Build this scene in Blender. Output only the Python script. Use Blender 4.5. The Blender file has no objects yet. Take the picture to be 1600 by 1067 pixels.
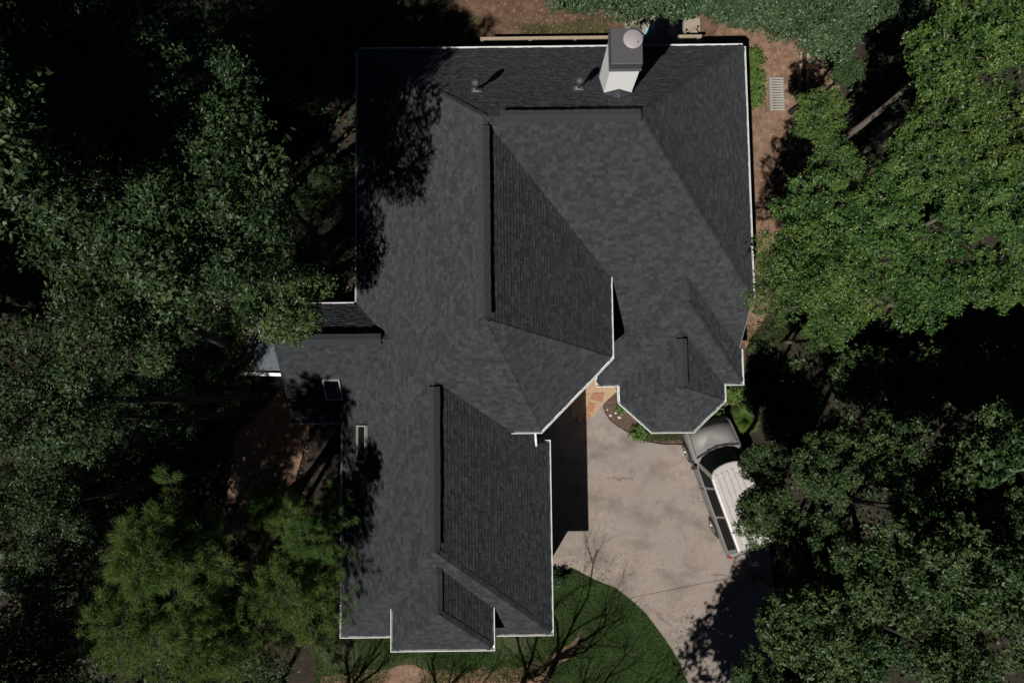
import bpy, math, random
import numpy as np
from mathutils import Vector, Matrix
R_ = random.Random(7)
rad = math.radians
scn = bpy.context.scene
scn.render.engine = 'CYCLES'
scn.cycles.diffuse_bounces = 1
COL = scn.collection

# ------------------------------------------------------------------ camera, sky, sun, exposure
CAM_H, FPX, TH, YAW = 30.0, 1260.0, 0.084, -0.012
cam = bpy.data.cameras.new('camera')
cam.sensor_width = 36.0
cam.lens = FPX / 1600 * 36
cam.clip_end = 2000
cam_o = bpy.data.objects.new('camera', cam)
COL.objects.link(cam_o)
cam_o.matrix_world = Matrix.Translation((0, 0, CAM_H)) @ Matrix.Rotation(YAW, 4, 'Z') @ Matrix.Rotation(TH, 4, 'X')
scn.camera = cam_o

SUN_EL, SUN_AZ = 57.0, math.degrees(math.atan2(-0.53, -0.85))      # azimuth measured from +Y towards +X
world = bpy.data.worlds.new('World')
scn.world = world
world.use_nodes = True
wn = world.node_tree
sky = wn.nodes.new('ShaderNodeTexSky')
sky.sky_type = 'NISHITA'
sky.sun_disc = False
sky.sun_elevation = rad(SUN_EL)
sky.sun_rotation = rad(SUN_AZ)
sky.air_density = 0.15
sky.dust_density = 0.0
wn.links.new(sky.outputs[0], wn.nodes['Background'].inputs['Color'])
wn.nodes['Background'].inputs['Strength'].default_value = 0.05
sun = bpy.data.lights.new('sun', 'SUN')
sun.energy = 5.0
sun.angle = rad(0.5)
sun.color = (1.0, 0.965, 0.91)
sun_o = bpy.data.objects.new('sun', sun)
COL.objects.link(sun_o)
_s = Vector((math.sin(rad(SUN_AZ)) * math.cos(rad(SUN_EL)), math.cos(rad(SUN_AZ)) * math.cos(rad(SUN_EL)), math.sin(rad(SUN_EL))))
sun_o.rotation_euler = _s.to_track_quat('Z', 'Y').to_euler()
vs = scn.view_settings
vs.view_transform = 'Standard'
vs.look = 'None'
vs.gamma = 1.0
vs.use_curve_mapping = False
vs.exposure = 0.0


def at(px, py, z):
    """point at height z seen at pixel (px, py) of the 1600 px photograph"""
    u, v = (px - 800) / FPX, (py - 533.5) / FPX
    c, s = math.cos(TH), math.sin(TH)
    r = (u, s - v * c, -c - v * s)
    t = (CAM_H - z) / -r[2]
    X, Y = r[0] * t, r[1] * t
    cy, sy = math.cos(YAW), math.sin(YAW)
    return Vector((cy * X - sy * Y, sy * X + cy * Y, z))


def sstep(a, b, x):
    t = min(1, max(0, (x - a) / (b - a)))
    return t * t * (3 - 2 * t)


def gh(x, y):
    """height of the terrain"""
    return 1.5 * sstep(2.0, 6.0, y)


# ------------------------------------------------------------------ materials
def mat(name, col, rough=0.8, var=0.0, nscale=8.0, metal=0.0, spec=0.5, col2=None, bump=0.0, bscale=40.0,
        island=0.0, trans=0.0, spots=None, diffr=0.0):
    m = bpy.data.materials.new(name)
    m.use_nodes = True
    nt = m.node_tree
    b = nt.nodes['Principled BSDF']
    b.inputs['Roughness'].default_value = rough
    b.inputs['Metallic'].default_value = metal
    b.inputs['Diffuse Roughness'].default_value = diffr
    b.inputs['Specular IOR Level'].default_value = spec
    L = nt.links.new
    base = nt.nodes.new('ShaderNodeRGB')
    base.outputs[0].default_value = (*col, 1)
    out = base.outputs[0]
    tc = nt.nodes.new('ShaderNodeTexCoord')
    if col2 is not None:
        n = nt.nodes.new('ShaderNodeTexNoise')
        n.inputs['Scale'].default_value = nscale
        n.inputs['Detail'].default_value = 6
        n.inputs['Roughness'].default_value = 0.65
        L(tc.outputs['Object'], n.inputs['Vector'])
        rp = nt.nodes.new('ShaderNodeValToRGB')
        rp.color_ramp.elements[0].position = 0.36
        rp.color_ramp.elements[1].position = 0.64
        L(n.outputs['Fac'], rp.inputs['Fac'])
        mx = nt.nodes.new('ShaderNodeMix')
        mx.data_type = 'RGBA'
        L(rp.outputs[0], mx.inputs[0])
        L(out, mx.inputs[6])
        mx.inputs[7].default_value = (*col2, 1)
        out = mx.outputs[2]
    if spots is not None:
        sc, c3, lo, hi = spots
        n = nt.nodes.new('ShaderNodeTexNoise')
        n.inputs['Scale'].default_value = sc
        n.inputs['Detail'].default_value = 4
        L(tc.outputs['Object'], n.inputs['Vector'])
        rp = nt.nodes.new('ShaderNodeValToRGB')
        rp.color_ramp.elements[0].position = lo
        rp.color_ramp.elements[1].position = hi
        L(n.outputs['Fac'], rp.inputs['Fac'])
        mx = nt.nodes.new('ShaderNodeMix')
        mx.data_type = 'RGBA'
        L(rp.outputs[0], mx.inputs[0])
        L(out, mx.inputs[6])
        mx.inputs[7].default_value = (*c3, 1)
        out = mx.outputs[2]
    if var or island:
        hs = nt.nodes.new('ShaderNodeHueSaturation')
        L(out, hs.inputs['Color'])
        val = None
        if island:
            g = nt.nodes.new('ShaderNodeNewGeometry')
            mr = nt.nodes.new('ShaderNodeMapRange')
            mr.inputs[3].default_value = 1 - island
            mr.inputs[4].default_value = 1 + island
            L(g.outputs['Random Per Island'], mr.inputs[0])
            val = mr.outputs[0]
        if var:
            n = nt.nodes.new('ShaderNodeTexNoise')
            n.inputs['Scale'].default_value = nscale * 2.3
            n.inputs['Detail'].default_value = 5
            L(tc.outputs['Object'], n.inputs['Vector'])
            mr = nt.nodes.new('ShaderNodeMapRange')
            mr.inputs[1].default_value = 0.25
            mr.inputs[2].default_value = 0.75
            mr.inputs[3].default_value = 1 - var
            mr.inputs[4].default_value = 1 + var
            L(n.outputs['Fac'], mr.inputs[0])
            if val is None:
                val = mr.outputs[0]
            else:
                mu = nt.nodes.new('ShaderNodeMath')
                mu.operation = 'MULTIPLY'
                L(val, mu.inputs[0])
                L(mr.outputs[0], mu.inputs[1])
                val = mu.outputs[0]
        L(val, hs.inputs['Value'])
        out = hs.outputs[0]
    L(out, b.inputs['Base Color'])
    if bump:
        n = nt.nodes.new('ShaderNodeTexNoise')
        n.inputs['Scale'].default_value = bscale
        n.inputs['Detail'].default_value = 6
        L(tc.outputs['Object'], n.inputs['Vector'])
        bp = nt.nodes.new('ShaderNodeBump')
        bp.inputs['Strength'].default_value = bump
        bp.inputs['Distance'].default_value = 0.03
        L(n.outputs['Fac'], bp.inputs['Height'])
        L(bp.outputs[0], b.inputs['Normal'])
    if trans:
        tr = nt.nodes.new('ShaderNodeBsdfTranslucent')
        L(out, tr.inputs['Color'])
        ms = nt.nodes.new('ShaderNodeMixShader')
        ms.inputs[0].default_value = trans
        L(b.outputs[0], ms.inputs[1])
        L(tr.outputs[0], ms.inputs[2])
        L(ms.outputs[0], nt.nodes['Material Output'].inputs['Surface'])
    return m


def leafmat(name, c1, c2, rough=0.5, trans=0.22, spec=0.35, nsc=.9, namp=.6):
    """leaf colour: two greens mixed per leaf, a little per-tree shift"""
    m = bpy.data.materials.new(name)
    m.use_nodes = True
    nt = m.node_tree
    L = nt.links.new
    b = nt.nodes['Principled BSDF']
    b.inputs['Roughness'].default_value = rough
    b.inputs['Specular IOR Level'].default_value = spec
    g = nt.nodes.new('ShaderNodeNewGeometry')
    mx = nt.nodes.new('ShaderNodeMix')
    mx.data_type = 'RGBA'
    tc = nt.nodes.new('ShaderNodeTexCoord')
    nz = nt.nodes.new('ShaderNodeTexNoise')
    nz.inputs['Scale'].default_value = nsc
    nz.inputs['Detail'].default_value = 4
    L(tc.outputs['Object'], nz.inputs['Vector'])
    nr = nt.nodes.new('ShaderNodeMapRange')
    nr.inputs[1].default_value = .3
    nr.inputs[2].default_value = .7
    nr.inputs[3].default_value = -namp
    nr.inputs[4].default_value = namp
    L(nz.outputs['Fac'], nr.inputs[0])
    sm = nt.nodes.new('ShaderNodeMath')
    sm.operation = 'ADD'
    sm.use_clamp = True
    L(g.outputs['Random Per Island'], sm.inputs[0])
    L(nr.outputs[0], sm.inputs[1])
    L(sm.outputs[0], mx.inputs[0])
    mx.inputs[6].default_value = (*c1, 1)
    mx.inputs[7].default_value = (*c2, 1)
    oi = nt.nodes.new('ShaderNodeObjectInfo')
    mr = nt.nodes.new('ShaderNodeMapRange')
    mr.inputs[3].default_value = 0.488
    mr.inputs[4].default_value = 0.512
    L(oi.outputs['Random'], mr.inputs[0])
    hs = nt.nodes.new('ShaderNodeHueSaturation')
    L(mr.outputs[0], hs.inputs['Hue'])
    L(mx.outputs[2], hs.inputs['Color'])
    L(hs.outputs[0], b.inputs['Base Color'])
    tr = nt.nodes.new('ShaderNodeBsdfTranslucent')
    L(hs.outputs[0], tr.inputs['Color'])
    ms = nt.nodes.new('ShaderNodeMixShader')
    ms.inputs[0].default_value = trans
    L(b.outputs[0], ms.inputs[1])
    L(tr.outputs[0], ms.inputs[2])
    L(ms.outputs[0], nt.nodes['Material Output'].inputs['Surface'])
    return m


def concrete_mat():
    m = mat('driveway_concrete', (.240, .196, .166), .9, var=.16, nscale=5, col2=(.285, .230, .190), bump=.3, bscale=70)
    nt = m.node_tree
    L = nt.links.new
    b = nt.nodes['Principled BSDF']
    src = b.inputs['Base Color'].links[0].from_socket
    tc = nt.nodes.new('ShaderNodeTexCoord')

    def layer(src, fac, col):
        mx = nt.nodes.new('ShaderNodeMix')
        mx.data_type = 'RGBA'
        L(fac, mx.inputs[0])
        L(src, mx.inputs[6])
        mx.inputs[7].default_value = (*col, 1)
        return mx.outputs[2]

    def noise(sc, lo, hi, k, det=6, rot=0, stretch=1, dist=0.0):
        mp = nt.nodes.new('ShaderNodeMapping')
        mp.inputs['Rotation'].default_value = (0, 0, rot)
        mp.inputs['Scale'].default_value = (1, stretch, 1)
        L(tc.outputs['Object'], mp.inputs[0])
        n = nt.nodes.new('ShaderNodeTexNoise')
        n.inputs['Scale'].default_value = sc
        n.inputs['Detail'].default_value = det
        n.inputs['Roughness'].default_value = .62
        n.inputs['Distortion'].default_value = dist
        L(mp.outputs[0], n.inputs['Vector'])
        mr = nt.nodes.new('ShaderNodeMapRange')
        mr.inputs[1].default_value = lo
        mr.inputs[2].default_value = hi
        mr.inputs[3].default_value = 0
        mr.inputs[4].default_value = k
        L(n.outputs['Fac'], mr.inputs[0])
        return mr.outputs[0]
    src = layer(src, noise(.28, .42, .62, .75, 3), (.225, .202, .185))           # greyer worn areas
    src = layer(src, noise(.55, .50, .70, .6, 8, .6, 1.3, .2), (.265, .196, .148))   # clay-washed areas
    src = layer(src, noise(.75, .47, .68, .8, 9, -.5, 1.3, .25), (.128, .102, .085)) # damp stains
    src = layer(src, noise(22, .55, .75, .7, 4), (.09, .073, .06))                 # fine pits
    # hairline cracks
    wp = nt.nodes.new('ShaderNodeTexNoise')
    wp.inputs['Scale'].default_value = 1.4
    wp.inputs['Detail'].default_value = 5
    L(tc.outputs['Object'], wp.inputs['Vector'])
    ad = nt.nodes.new('ShaderNodeMix')
    ad.data_type = 'VECTOR'
    ad.inputs[0].default_value = .38
    L(tc.outputs['Object'], ad.inputs[4])
    L(wp.outputs['Color'], ad.inputs[5])
    vo = nt.nodes.new('ShaderNodeTexVoronoi')
    vo.feature = 'DISTANCE_TO_EDGE'
    vo.inputs['Scale'].default_value = .55
    L(ad.outputs[1], vo.inputs['Vector'])
    mr = nt.nodes.new('ShaderNodeMapRange')
    mr.inputs[1].default_value = .002
    mr.inputs[2].default_value = .009
    mr.inputs[3].default_value = .55
    mr.inputs[4].default_value = 0
    L(vo.outputs['Distance'], mr.inputs[0])
    mk = nt.nodes.new('ShaderNodeMath')
    mk.operation = 'MULTIPLY'
    L(mr.outputs[0], mk.inputs[0])
    L(noise(.7, .48, .60, 1.0, 3), mk.inputs[1])
    src = layer(src, mk.outputs[0], (.05, .04, .035))
    L(src, b.inputs['Base Color'])
    return m


M = dict(
    shingle=mat('asphalt_shingle', (.0375, .0405, .0440), .95, var=.22, nscale=3.2, island=.27, spec=.2, bump=.6, bscale=120, diffr=1.0),
    deck_wood=mat('roof_underlay', (.03, .03, .032), .9),
    white=mat('white_painted_metal', (.80, .80, .79), .45, var=.05, nscale=3),
    siding=mat('white_siding', (.78, .77, .74), .6, var=.04, nscale=2),
    chim=mat('white_chimney_siding', (.91, .91, .90), .6, var=.02, nscale=2),
    capm=mat('dark_grey_cap_metal', (.075, .072, .075), .45, var=.1, nscale=5),
    capl=mat('pale_grey_flue_metal', (.30, .28, .285), .5, var=.12, nscale=14),
    dark=mat('dark_rubber', (.012, .012, .013), .7),
    vent=mat('dark_vent_pipe', (.05, .05, .052), .6),
    lead=mat('dull_grey_flashing', (.22, .22, .22), .6, var=.1),
    glass=mat('dark_glass', (.006, .008, .008), .10, spec=.08),
    winglass=mat('window_glass', (.008, .010, .010), .1, spec=.15),
    concrete=concrete_mat(),
    dirt=mat('woodland_soil', (.075, .042, .026), 1, var=.35, nscale=2.2, col2=(.135, .076, .048), bump=.8, bscale=25),
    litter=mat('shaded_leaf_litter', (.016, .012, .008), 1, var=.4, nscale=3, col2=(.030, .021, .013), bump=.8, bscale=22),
    path=mat('tan_packed_dirt', (.135, .080, .050), 1, var=.35, nscale=2.5, col2=(.225, .140, .092), bump=.9, bscale=24),
    mulch=mat('brown_mulch', (.065, .040, .029), 1, var=.35, nscale=9, col2=(.12, .075, .055), bump=1, bscale=45),
    lawnbase=mat('lawn_soil', (.025, .040, .012), 1, var=.3, nscale=4, col2=(.045, .05, .02)),
    grass=leafmat('lawn_grass', (.026, .072, .011), (.088, .170, .032), .6, .25, .35, 1.3, .55),
    grass2=leafmat('moss_grass', (.05, .075, .015), (.10, .12, .03), .6, .25),
    leaf_dark=leafmat('dark_broad_leaf', (.014, .036, .010), (.052, .084, .028), .5, .18, .32),
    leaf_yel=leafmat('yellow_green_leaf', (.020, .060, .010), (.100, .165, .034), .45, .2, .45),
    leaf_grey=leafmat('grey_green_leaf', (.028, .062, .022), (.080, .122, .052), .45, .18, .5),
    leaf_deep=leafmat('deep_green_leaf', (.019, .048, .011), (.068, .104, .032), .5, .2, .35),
    leaf_mid=leafmat('mid_green_leaf', (.026, .062, .014), (.090, .135, .040), .45, .2, .45),
    leaf_hedge=leafmat('bright_hedge_leaf', (.050, .110, .016), (.125, .19, .045), .5, .25),
    needle=leafmat('pine_needle', (.044, .095, .016), (.138, .205, .046), .55, .3, .3, .8, .4),
    litterleaf=leafmat('fallen_leaf', (.12, .07, .04), (.28, .18, .11), .8, .1, .2),
    bark=mat('grey_bark', (.16, .13, .105), .95, var=.3, nscale=12, bump=.7, bscale=30),
    barkdark=mat('dark_bark', (.032, .026, .021), .95, var=.3, nscale=12, bump=.7, bscale=30),
    wood=mat('weathered_wood', (.30, .235, .165), .85, var=.2, nscale=6, bump=.2),
    greywood=mat('silvered_wood', (.30, .28, .26), .85, var=.2, nscale=6),
    stone=mat('terracotta_flagstone', (.27, .125, .075), .85, var=.2, nscale=6, island=.2, bump=.3),
    tanstone=mat('tan_flagstone', (.34, .235, .15), .85, var=.15, nscale=6, bump=.3),
    rock=mat('pale_rock', (.50, .46, .41), .85, var=.2, nscale=12, bump=.4),
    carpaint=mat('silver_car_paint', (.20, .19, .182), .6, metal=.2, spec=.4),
    carroof_lit=mat('silver_paint_sunlit_tone', (.44, .415, .40), .4, metal=.1, spec=.5, var=.08, nscale=3),  # body silver lightened: sun on the roof put into the colour
    tyre=mat('tyre_rubber', (.02, .02, .02), .85),
    chrome=mat('bright_alloy', (.75, .75, .75), .2, metal=1.0),
    red=mat('red_lens', (.35, .02, .02), .2),
    lens=mat('clear_lens', (.6, .6, .6), .1),
    blue=mat('pale_blue_canvas', (.30, .56, .64), .8, var=.08),
    canvas=mat('white_canvas', (.7, .7, .68), .8),
    tan=mat('tan_furniture', (.30, .25, .19), .7, var=.1),
    membrane=mat('blue_grey_membrane', (.075, .085, .105), .55, var=.1, nscale=3),
    door=mat('garage_door_paint', (.70, .69, .66), .5),
    wooddoor=mat('brown_front_door', (.12, .05, .025), .5),
)


# ------------------------------------------------------------------ mesh helpers
class MB:
    def __init__(s):
        s.v, s.f, s.m = [], [], []

    def add(s, vs_, fs, mi=0):
        o = len(s.v)
        s.v += [tuple(p) for p in vs_]
        for f in fs:
            s.f.append(tuple(i + o for i in f))
            s.m.append(mi)

    def box(s, a, b, mi=0):
        x0, y0, z0 = a
        x1, y1, z1 = b
        s.add([(x0, y0, z0), (x1, y0, z0), (x1, y1, z0), (x0, y1, z0), (x0, y0, z1), (x1, y0, z1), (x1, y1, z1), (x0, y1, z1)],
              [(0, 3, 2, 1), (4, 5, 6, 7), (0, 1, 5, 4), (1, 2, 6, 5), (2, 3, 7, 6), (3, 0, 4, 7)], mi)

    def obox(s, o, ax, ay, az, mi=0):
        """box from corner o with edge vectors ax, ay, az"""
        o, ax, ay, az = map(Vector, (o, ax, ay, az))
        p = [o, o + ax, o + ax + ay, o + ay]
        s.add(p + [q + az for q in p], [(0, 3, 2, 1), (4, 5, 6, 7), (0, 1, 5, 4), (1, 2, 6, 5), (2, 3, 7, 6), (3, 0, 4, 7)], mi)

    def prism(s, poly, z0, z1, mi=0, mtop=None):
        n = len(poly)
        vs_ = [(p[0], p[1], z0) for p in poly] + [(p[0], p[1], z1) for p in poly]
        s.add(vs_, [(i, (i + 1) % n, (i + 1) % n + n, i + n) for i in range(n)] + [tuple(range(n - 1, -1, -1))], mi)
        s.add([vs_[i + n] for i in range(n)], [tuple(range(n))], mi if mtop is None else mtop)

    def slab(s, poly, th, mtop=0, mside=1):
        """polygon in space thickened straight down"""
        n = len(poly)
        lo = [(p[0], p[1], p[2] - th) for p in poly]
        s.add(list(poly), [tuple(range(n))], mtop)
        s.add(list(poly) + lo, [(i, i + n, (i + 1) % n + n, (i + 1) % n) for i in range(n)] + [tuple(range(2 * n - 1, n - 1, -1))], mside)

    def tube(s, pts, rads, n=6, mi=0, cap=True):
        pts = [Vector(p) for p in pts]
        rings = []
        ref = Vector((0.31, 0.77, 0.2))
        for i, p in enumerate(pts):
            d = (pts[min(i + 1, len(pts) - 1)] - pts[max(i - 1, 0)]).normalized()
            u = d.cross(ref)
            if u.length < 1e-3:
                u = d.cross(Vector((1, 0, 0)))
            u.normalize()
            w = d.cross(u)
            rings.append([p + (u * math.cos(2 * math.pi * k / n) + w * math.sin(2 * math.pi * k / n)) * rads[i] for k in range(n)])
        vs_ = [q for r in rings for q in r]
        fs = []
        for i in range(len(pts) - 1):
            for k in range(n):
                fs.append((i * n + k, i * n + (k + 1) % n, (i + 1) * n + (k + 1) % n, (i + 1) * n + k))
        if cap:
            fs.append(tuple(range(n - 1, -1, -1)))
            fs.append(tuple(range(len(vs_) - n, len(vs_))))
        s.add(vs_, fs, mi)

    def lathe(s, c, prof, n=20, mi=0):
        vs_ = []
        for (r, z) in prof:
            vs_ += [(c[0] + r * math.cos(2 * math.pi * k / n), c[1] + r * math.sin(2 * math.pi * k / n), c[2] + z) for k in range(n)]
        fs = []
        for i in range(len(prof) - 1):
            for k in range(n):
                fs.append((i * n + k, i * n + (k + 1) % n, (i + 1) * n + (k + 1) % n, (i + 1) * n + k))
        fs.append(tuple(range(n - 1, -1, -1)))
        fs.append(tuple(range(len(vs_) - n, len(vs_))))
        s.add(vs_, fs, mi)

    def build(s, name, mats, parent=None, smooth=False, bevel=0):
        me = bpy.data.meshes.new(name)
        me.from_pydata(s.v, [], s.f)
        if not isinstance(mats, (list, tuple)):
            mats = [mats]
        for m in mats:
            me.materials.append(m)
        if len(mats) > 1:
            me.polygons.foreach_set('material_index', s.m)
        if smooth:
            me.polygons.foreach_set('use_smooth', [True] * len(me.polygons))
        me.update()
        o = bpy.data.objects.new(name, me)
        COL.objects.link(o)
        if parent:
            o.parent = parent
        if bevel:
            b = o.modifiers.new('bevel', 'BEVEL')
            b.width = bevel
            b.segments = 2
            b.limit_method = 'ANGLE'
        return o


def np_mesh(name, V, F, m):
    """V (n,3) array, F (k,3) or (k,4) array"""
    me = bpy.data.meshes.new(name)
    k = F.shape[1]
    me.vertices.add(len(V))
    me.vertices.foreach_set('co', np.asarray(V, np.float32).ravel())
    me.loops.add(F.size)
    me.loops.foreach_set('vertex_index', np.asarray(F, np.int32).ravel())
    me.polygons.add(len(F))
    me.polygons.foreach_set('loop_start', np.arange(0, F.size, k, dtype=np.int32))
    me.polygons.foreach_set('loop_total', np.full(len(F), k, np.int32))
    me.materials.append(m)
    me.update(calc_edges=True)
    return me


def link(name, me, parent=None, loc=None):
    o = bpy.data.objects.new(name, me)
    COL.objects.link(o)
    if parent:
        o.parent = parent
    if loc is not None:
        o.location = loc
    return o


def tag(o, label=None, cat=None, group=None, kind=None):
    if label:
        o['label'] = label
    if cat:
        o['category'] = cat
    if group:
        o['group'] = group
    if kind:
        o['kind'] = kind
    return o


def thing(name, label, cat, loc=(0, 0, 0), rz=0.0, group=None):
    o = bpy.data.objects.new(name, None)
    o.empty_display_size = 0.2
    COL.objects.link(o)
    o.location = loc
    o.rotation_euler = (0, 0, rz)
    return tag(o, label, cat, group)


def rel(root, p):
    return Vector(p) - root.location


# ------------------------------------------------------------------ terrain and flat surfaces
def build_ground():
    xs = np.concatenate([-np.geomspace(400, 32, 14), np.arange(-30, 30.1, 0.5), np.geomspace(32, 400, 14)])
    ys = xs
    X, Y = np.meshgrid(xs, ys, indexing='ij')
    t = np.clip((Y - 2) / 4, 0, 1)
    Z = 1.5 * t * t * (3 - 2 * t)
    rng = np.random.default_rng(3)
    bump = np.zeros_like(X)
    for _ in range(14):
        a, b, ph = rng.normal(0, .9), rng.normal(0, .9), rng.uniform(0, 6.28)
        bump += np.sin(a * X + b * Y + ph)
    Z = Z - 0.02 - 0.010 * (bump + 6)
    n = len(xs)
    V = np.stack([X.ravel(), Y.ravel(), Z.ravel()], 1)
    i, j = np.meshgrid(np.arange(n - 1), np.arange(n - 1), indexing='ij')
    a = (i * n + j).ravel()
    F = np.stack([a, a + n, a + n + 1, a + 1], 1)
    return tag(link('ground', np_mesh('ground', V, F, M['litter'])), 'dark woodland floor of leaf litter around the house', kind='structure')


build_ground()


def clip_poly(poly, p, d, keep=1):
    """keep the side of the 2D line (point p, direction d) on the left (keep=1) or right"""
    out = []
    nx, ny = -d[1] * keep, d[0] * keep
    n = len(poly)
    for i in range(n):
        a, b = poly[i], poly[(i + 1) % n]
        da = (a[0] - p[0]) * nx + (a[1] - p[1]) * ny
        db = (b[0] - p[0]) * nx + (b[1] - p[1]) * ny
        if da >= 0:
            out.append(a)
        if (da >= 0) != (db >= 0):
            t = da / (da - db)
            out.append((a[0] + (b[0] - a[0]) * t, a[1] + (b[1] - a[1]) * t))
    return out


def fan_sheet(name, poly, zoff, m, label=None, res=0.35):
    """ground-hugging sheet: a grid clipped to the polygon's triangles"""
    from mathutils.geometry import tessellate_polygon
    tri = tessellate_polygon([[Vector((p[0], p[1], 0)) for p in poly]])
    V, F, idx = [], [], {}
    for t in tri:
        T = [tuple(poly[i]) for i in t]
        ar = (T[1][0] - T[0][0]) * (T[2][1] - T[0][1]) - (T[2][0] - T[0][0]) * (T[1][1] - T[0][1])
        if ar < 0:
            T = T[::-1]
        ys_ = [p[1] for p in T]
        y = math.floor(min(ys_) / res) * res
        while y < max(ys_):
            q = clip_poly(clip_poly(T, (0, y), (1, 0)), (0, y + res), (1, 0), -1)
            if len(q) >= 3:
                f = []
                for p in q:
                    k = (round(p[0], 4), round(p[1], 4))
                    if k not in idx:
                        idx[k] = len(V)
                        V.append((p[0], p[1], gh(p[0], p[1]) + zoff))
                    if not f or f[-1] != idx[k]:
                        f.append(idx[k])
                if len(f) > 2 and f[0] == f[-1]:
                    f.pop()
                if len(set(f)) >= 3:
                    F.append(tuple(f))
            y += res
    mb = MB()
    mb.add(V, F)
    return tag(mb.build(name, m), label, kind='structure')


def wob(poly, amp=.08, step=.35, seed=1):
    """subdivide a polygon's outline and shake it"""
    r = random.Random(seed)
    out = []
    n = len(poly)
    for i in range(n):
        a, b = Vector(poly[i][:2]), Vector(poly[(i + 1) % n][:2])
        k = max(1, int((b - a).length / step))
        for j in range(k):
            p = a.lerp(b, j / k)
            out.append((p.x + r.uniform(-amp, amp), p.y + r.uniform(-amp, amp)))
    return out


def ccw(poly):
    a = sum(poly[i][0] * poly[(i + 1) % len(poly)][1] - poly[(i + 1) % len(poly)][0] * poly[i][1] for i in range(len(poly)))
    return poly if a > 0 else poly[::-1]


# bare dirt sheets
fan_sheet('dirt_path', wob([(7.0, 2.3), (8.7, 2.2), (10.4, 5), (11.6, 9), (12.6, 15.8), (8.5, 15.8), (7.0, 12.5)], .12, .5, 2), .015, M['path'],
          'reddish tan dirt path along the right side of the house')
fan_sheet('bare_soil', wob([(-2.5, 11.3), (7.0, 11.3), (8.4, 15.7), (6, 17), (1, 17), (-2.5, 16)], .15, .6, 5), .012, M['dirt'],
          'brown bare soil behind the house beyond the railing')
fan_sheet('side_soil', wob([(-10.5, -3.2), (-8, -3.4), (-7.6, -.2), (-8.6, .6), (-10.2, -.6)], .15, .5, 7), .012, M['path'], 'sunlit brown soil patch left of the house')
fan_sheet('front_dirt', wob([(-7, -13.5), (-7, -9.6), (-4.4, -9.15), (-2, -9.35), (.6, -9.2), (1.6, -8.6), (2.5, -7.9), (2.3, -8.6), (1.1, -9.6), (.9, -13.5)], .12, .4, 9), .022, M['path'],
          'tan dirt strip in front of the garage wing')
lawn_poly = [(1.3, -5.9), (2.1, -5.75), (2.96, -6.2), (3.7, -6.5), (4.22, -6.9), (4.8, -7.45), (5.24, -8.05), (5.62, -8.6), (5.9, -9.07), (6.23, -9.9),
             (6.4, -11), (6.4, -13.5), (1.0, -13.5), (1.2, -9.6), (2.4, -8.6), (2.6, -7.9), (1.7, -8.5), (1.3, -7.4)]
fan_sheet('lawn', lawn_poly, .016, M['lawnbase'], 'curved green lawn beside the driveway')
strip_poly = [(-7.2, -10.0), (-7.2, -5.8), (1.35, -5.8), (1.35, -7.4), (1.7, -8.3), (2.4, -8.0), (1.6, -9.2), (.6, -9.7), (-2, -9.9), (-4.4, -9.7)]
fan_sheet('grass_strip', strip_poly, .014, M['lawnbase'], 'strip of grass along the front of the garage wing')

# driveway: concrete slabs with joints
drive = ccw([(1.0, -6.2), (1.0, 1.3), (2.9, 1.2), (3.30, .35), (3.44, -.17), (3.62, -.45), (3.9, -.68), (4.35, -.95), (4.95, -1.25), (5.6, -1.36), (6.6, -1.38), (7.6, -.95), (8.5, -1.4), (9.0, -2.6),
             (9.3, -5), (9.5, -7), (9.7, -13.5), (6.4, -13.5), (6.4, -11), (6.23, -9.9), (5.9, -9.07), (5.62, -8.6), (5.24, -8.05), (4.8, -7.45), (4.22, -6.9), (3.7, -6.5), (2.96, -6.2), (2.1, -5.75)])
dv = bpy.data.objects.new('driveway', None)
COL.objects.link(dv)
tag(dv, 'tan concrete driveway slabs between garage and parked vehicle', kind='structure')


def driveway_slabs():
    from mathutils.geometry import tessellate_polygon
    a = at(1000, 930, 0)
    b = at(1120, 906, 0)
    j1 = ((a.x, a.y), ((b - a).normalized().x, (b - a).normalized().y))
    c = at(935, 640, 0)
    d_ = at(1072, 700, 0)
    cuts = [j1]
    nx, ny = -j1[1][1], j1[1][0]
    g = .007
    regions = []
    up = clip_poly(drive, (j1[0][0] + nx * g, j1[0][1] + ny * g), j1[1], 1)
    lo = clip_poly(drive, (j1[0][0] - nx * g, j1[0][1] - ny * g), j1[1], -1)
    k0 = at(1010, 0, 0).x
    regions = [up, lo]
    for q in regions:
        q = ccw(q)
        mb = MB()
        tri = tessellate_polygon([[Vector((p[0], p[1], 0)) for p in q]])
        n = len(q)
        V = [(p[0], p[1], .05) for p in q] + [(p[0], p[1], -.1) for p in q]
        F = []
        for t in tri:
            p0, p1, p2 = (q[i] for i in t)
            ar = (p1[0] - p0[0]) * (p2[1] - p0[1]) - (p2[0] - p0[0]) * (p1[1] - p0[1])
            F.append(tuple(t) if ar > 0 else tuple(t[::-1]))
        F += [(i, i + n, (i + 1) % n + n, (i + 1) % n) for i in range(n)]
        mb.add(V, F)
        mb.build('slab', M['concrete'], dv)


driveway_slabs()

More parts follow.
